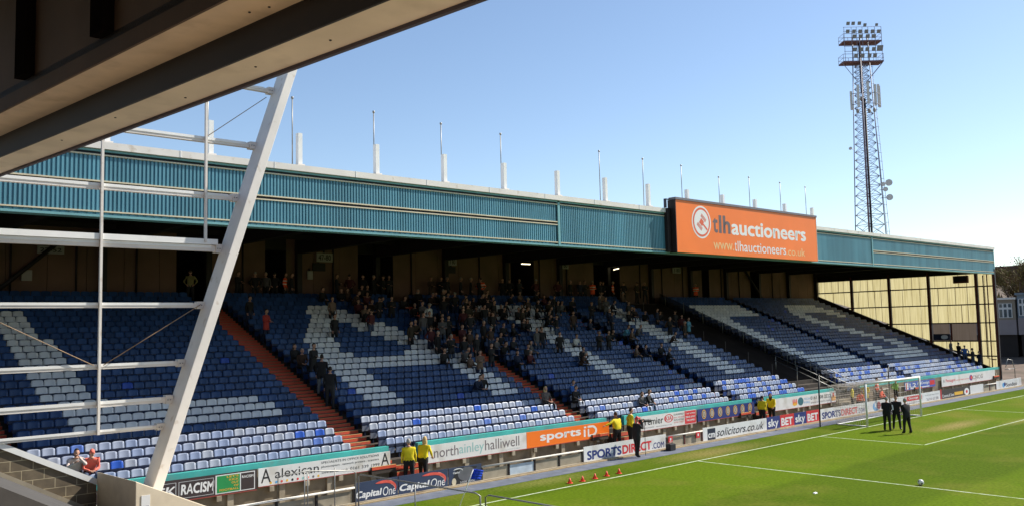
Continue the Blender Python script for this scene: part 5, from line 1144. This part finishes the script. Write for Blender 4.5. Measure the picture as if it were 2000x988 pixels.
# ------------------------------------------------------------------ beyond the far end
BE = M('beige cabin wall', (.26, .22, .17), .8, .08, .8); BG = M('bluish cabin wall', (.17, .21, .25), .7, .08, .8); LI = M('lilac render', (.28, .24, .24), .8, .08, .6); WF = M('window frame white', (.60, .60, .58), .5); GL = M('window glass', (.06, .09, .11), .1, .1, 1, spec=.7)
def cabin(x, y0, y1, z0, z1, wall, low, label, wins):
    s = empty('pavilion', (x, (y0+y1)/2, 0), label, 'building'); mb = MB(); zm = z0+(z1-z0)*.42
    mb.box(x, x+8, y0, y1, zm, z1, wall); mb.build('upper_wall', s); mb = MB(); mb.box(x-.05, x+8, y0-.02, y1+.02, z0, zm-.003, low); mb.build('lower_wall', s)
    mb = MB(); mb.box(x-.25, x+8.2, y0-.15, y1+.15, z1+.003, z1+.25, WHITEM if wall is BE else BG); mb.build('roof', s)
    mb = MB(); mb.box(x+.4, x+8, y0+.1, y1-.1, -.5, z0-.003, DARK); mb.build('undercroft', s)
    for a, b in wins:
        mb = MB(); mb.box(x-.07, x-.003, a, b, zm+.25, z1-.45, WF); f = mb.build('window', s); n = 3
        for k in range(n):
            for (u, v) in ((.0, .62), (.68, 1.0)):
                mb = MB(); w3 = (b-a)/n; h3 = (z1-.45-zm-.25); mb.box(x-.08, x-.071, a+w3*k+.09, a+w3*(k+1)-.09, zm+.25+h3*u+.08, zm+.25+h3*v-.06, GL); mb.build('pane', f)
    return s
cabin(66.0, 13.05, 24.0, 3.9, 8.1, BE, LI, 'beige single storey pavilion behind the end wall', [(13.4, 14.9), (15.6, 19.5), (20, 23)])
cabin(65.8, 3.0, 12.75, 3.9, 8.6, BG, LI, 'blue-grey pavilion with white windows at right edge', [(11.3, 12.6), (9.2, 10.8), (4, 8)])
mb = MB(); n = 24
def bz(x, y): return max(-.03, min(1.6, (x-40)*.045+.15*math.sin(x*.9)*math.cos(y*.7)*(1 if x > 48 else 0)+max(0, min(1.2, (8-y)*.15))*(x > 50)))
pts = [[(38+60*i/n, -40+110*j/n, bz(38+60*i/n, -40+110*j/n)) for j in range(n+1)] for i in range(n+1)]
for i in range(n):
    for j in range(n): mb.poly([pts[i][j], pts[i+1][j], pts[i+1][j+1], pts[i][j+1]], M('dusty brown earth bank', (.15, .105, .075), .95, .25, .5, bump=.5, dirt=(.09, .07, .04), dscale=.3), True)
mb.build('bank', kind='structure')
s = empty('far_brick_building', (180, 60, 0), 'dark flat roofed building rising above the trees at right', 'building')
mb = MB(); mb.box(150, 165, 50, 63.5, 0, 19.2, M('dark red brick', (.09, .05, .04), .9, .15, .4)); mb.build('tower_wall', s); mb = MB(); mb.box(146, 165, 20, 49.9, 0, 16.2, MC['dark red brick']); mb.build('wing_wall', s)
mb = MB(); mb.box(149.8, 165.2, 49.8, 63.7, 19.2, 19.7, DARK); mb.build('roof_parapet', s)
BARK = M('bare bark', (.10, .065, .045), .9, .2, 2); TWG = [M('brown twigs', (.16, .10, .055), .9, .25, 2), M('olive buds', (.17, .14, .045), .9, .25, 2)]
rt = random.Random(9)
def baretree(x, y, z, H, lb, tint):
    s = empty('bare_tree', (x, y, z), lb, 'tree', 'bare brown trees on the far bank')
    mb = MB(); tips = []
    def br(p, d, l, r, dep):
        q = p+d*l; m_ = p+d*l*.5+Vector((rt.uniform(-.1, .1), rt.uniform(-.1, .1), 0))*l*.4; mb.tube([p, m_, q], [r, r*.8, r*.6], BARK, 5, False)
        if dep >= 2: tips.append((q, d, l))
        if dep < 5:
            for _ in range(3 if dep < 3 else 2):
                e = (d+Vector((rt.uniform(-1, 1), rt.uniform(-1, 1), rt.uniform(-.15, .8)))*.75).normalized(); br(q if rt.random() < .7 else m_, e, l*rt.uniform(.6, .82), r*.58, dep+1)
    br(Vector((x, y, z)), Vector((rt.uniform(-.08, .08), rt.uniform(-.08, .08), 1)).normalized(), H*.28, H*.022, 0); mb.build('trunk', s)
    mb = MB()
    for q, d, l in tips:
        for _ in range(9):
            e = (d+Vector((rt.uniform(-1, 1), rt.uniform(-1, 1), rt.uniform(-.6, 1)))*.9).normalized(); o = q+Vector((rt.uniform(-.4, .4), rt.uniform(-.4, .4), rt.uniform(-.4, .4))); t_ = o+e*rt.uniform(.5, 1.2); w4 = e.cross(Vector((rt.uniform(-1, 1), rt.uniform(-1, 1), .3))).normalized()*.05
            mb.poly([o-w4, o+w4, t_], TWG[0] if rt.random() > tint else TWG[1])
            if rt.random() < .5: c = o.lerp(t_, .7); u_ = Vector((rt.uniform(-1, 1), rt.uniform(-1, 1), rt.uniform(-1, 1))).normalized()*.14; v_ = u_.cross(e).normalized()*.12; mb.poly([c-u_, c+v_, c+u_, c-v_], TWG[1] if rt.random() < tint else TWG[0])
    mb.build('crown', s)
for k, (x, y, H, t_) in enumerate(((88, 30, 12, .2), (92, 26, 11, .5), (90, 21, 11, .7), (96, 17, 10, .8), (100, 34, 13, .2), (102, 24, 12, .5), (86, 25, 9, .4), (104, 15, 11, .8), (95, 30, 12, .3))):
    baretree(x, y, 4.2, H*.95, 'leafless brown tree behind the pavilions, %s one built outwards from the end wall' % ORD[k] if False else 'leafless %s tree above the pavilions, %s nearest the stand' % ('olive tinged' if t_ > .45 else 'brown', ORD[k]), t_)
mb = MB()
for k in range(700):
    x, y = rt.uniform(84, 110), rt.uniform(8, 40); z = 4+max(0, (x-80)*.16); a = rt.uniform(0, 6.28); h_ = rt.uniform(.5, 1.6); w5 = .5
    mb.poly([(x-w5*math.cos(a), y-w5*math.sin(a), z-.3), (x+w5*math.cos(a), y+w5*math.sin(a), z-.3), (x+.3*math.cos(a+1), y+.3*math.sin(a+1), z+h_)], TWG[k % 2])
mb.build('undergrowth', label='low brown undergrowth behind the pavilions', cat='undergrowth', kind='stuff')
g = MB(); g.hexa([(78, 0, 3.5), (130, -20, 8), (130, 70, 8), (78, 50, 3.5), (78, 0, 3.9), (130, -20, 12), (130, 70, 12), (78, 50, 3.9)], MC['dusty brown earth bank']); g.build('hill', kind='structure')
s = empty('red_stairway', (41, -1, 0), 'dark red stairway with white sloping handrail at right edge', 'stairs')
mb = MB()
for k in range(8): mb.box(38.2+.3*k, 38.5+.3*k, -1.5, 2.0, 0, .6+.35*k, M('dark red steps', (.20, .03, .025), .7, .15, 2))
mb.build('steps', s)
mb = MB(); mb.tube([(38.0, 2.2, .9), (42.0, .8, 5.2)], .06, PW, 6); mb.build('handrail', s)
gr = empty('gate_rails', (36.6, 4.4, 0), 'curved galvanised rails at the foot of the end wall', 'railing')
mb = MB(); mb.tube([(36.3, 4.6, 1.6), (36.9, 4.6, 2.3), (37.4, 4.4, 2.2), (37.6, 4.3, 1.4), (37.6, 4.3, 0)], .035, GALV, 6); mb.tube([(36.1, 4.6, 1.4), (37.5, 4.3, 1.45)], .03, GALV, 6); mb.build('rails', gr)
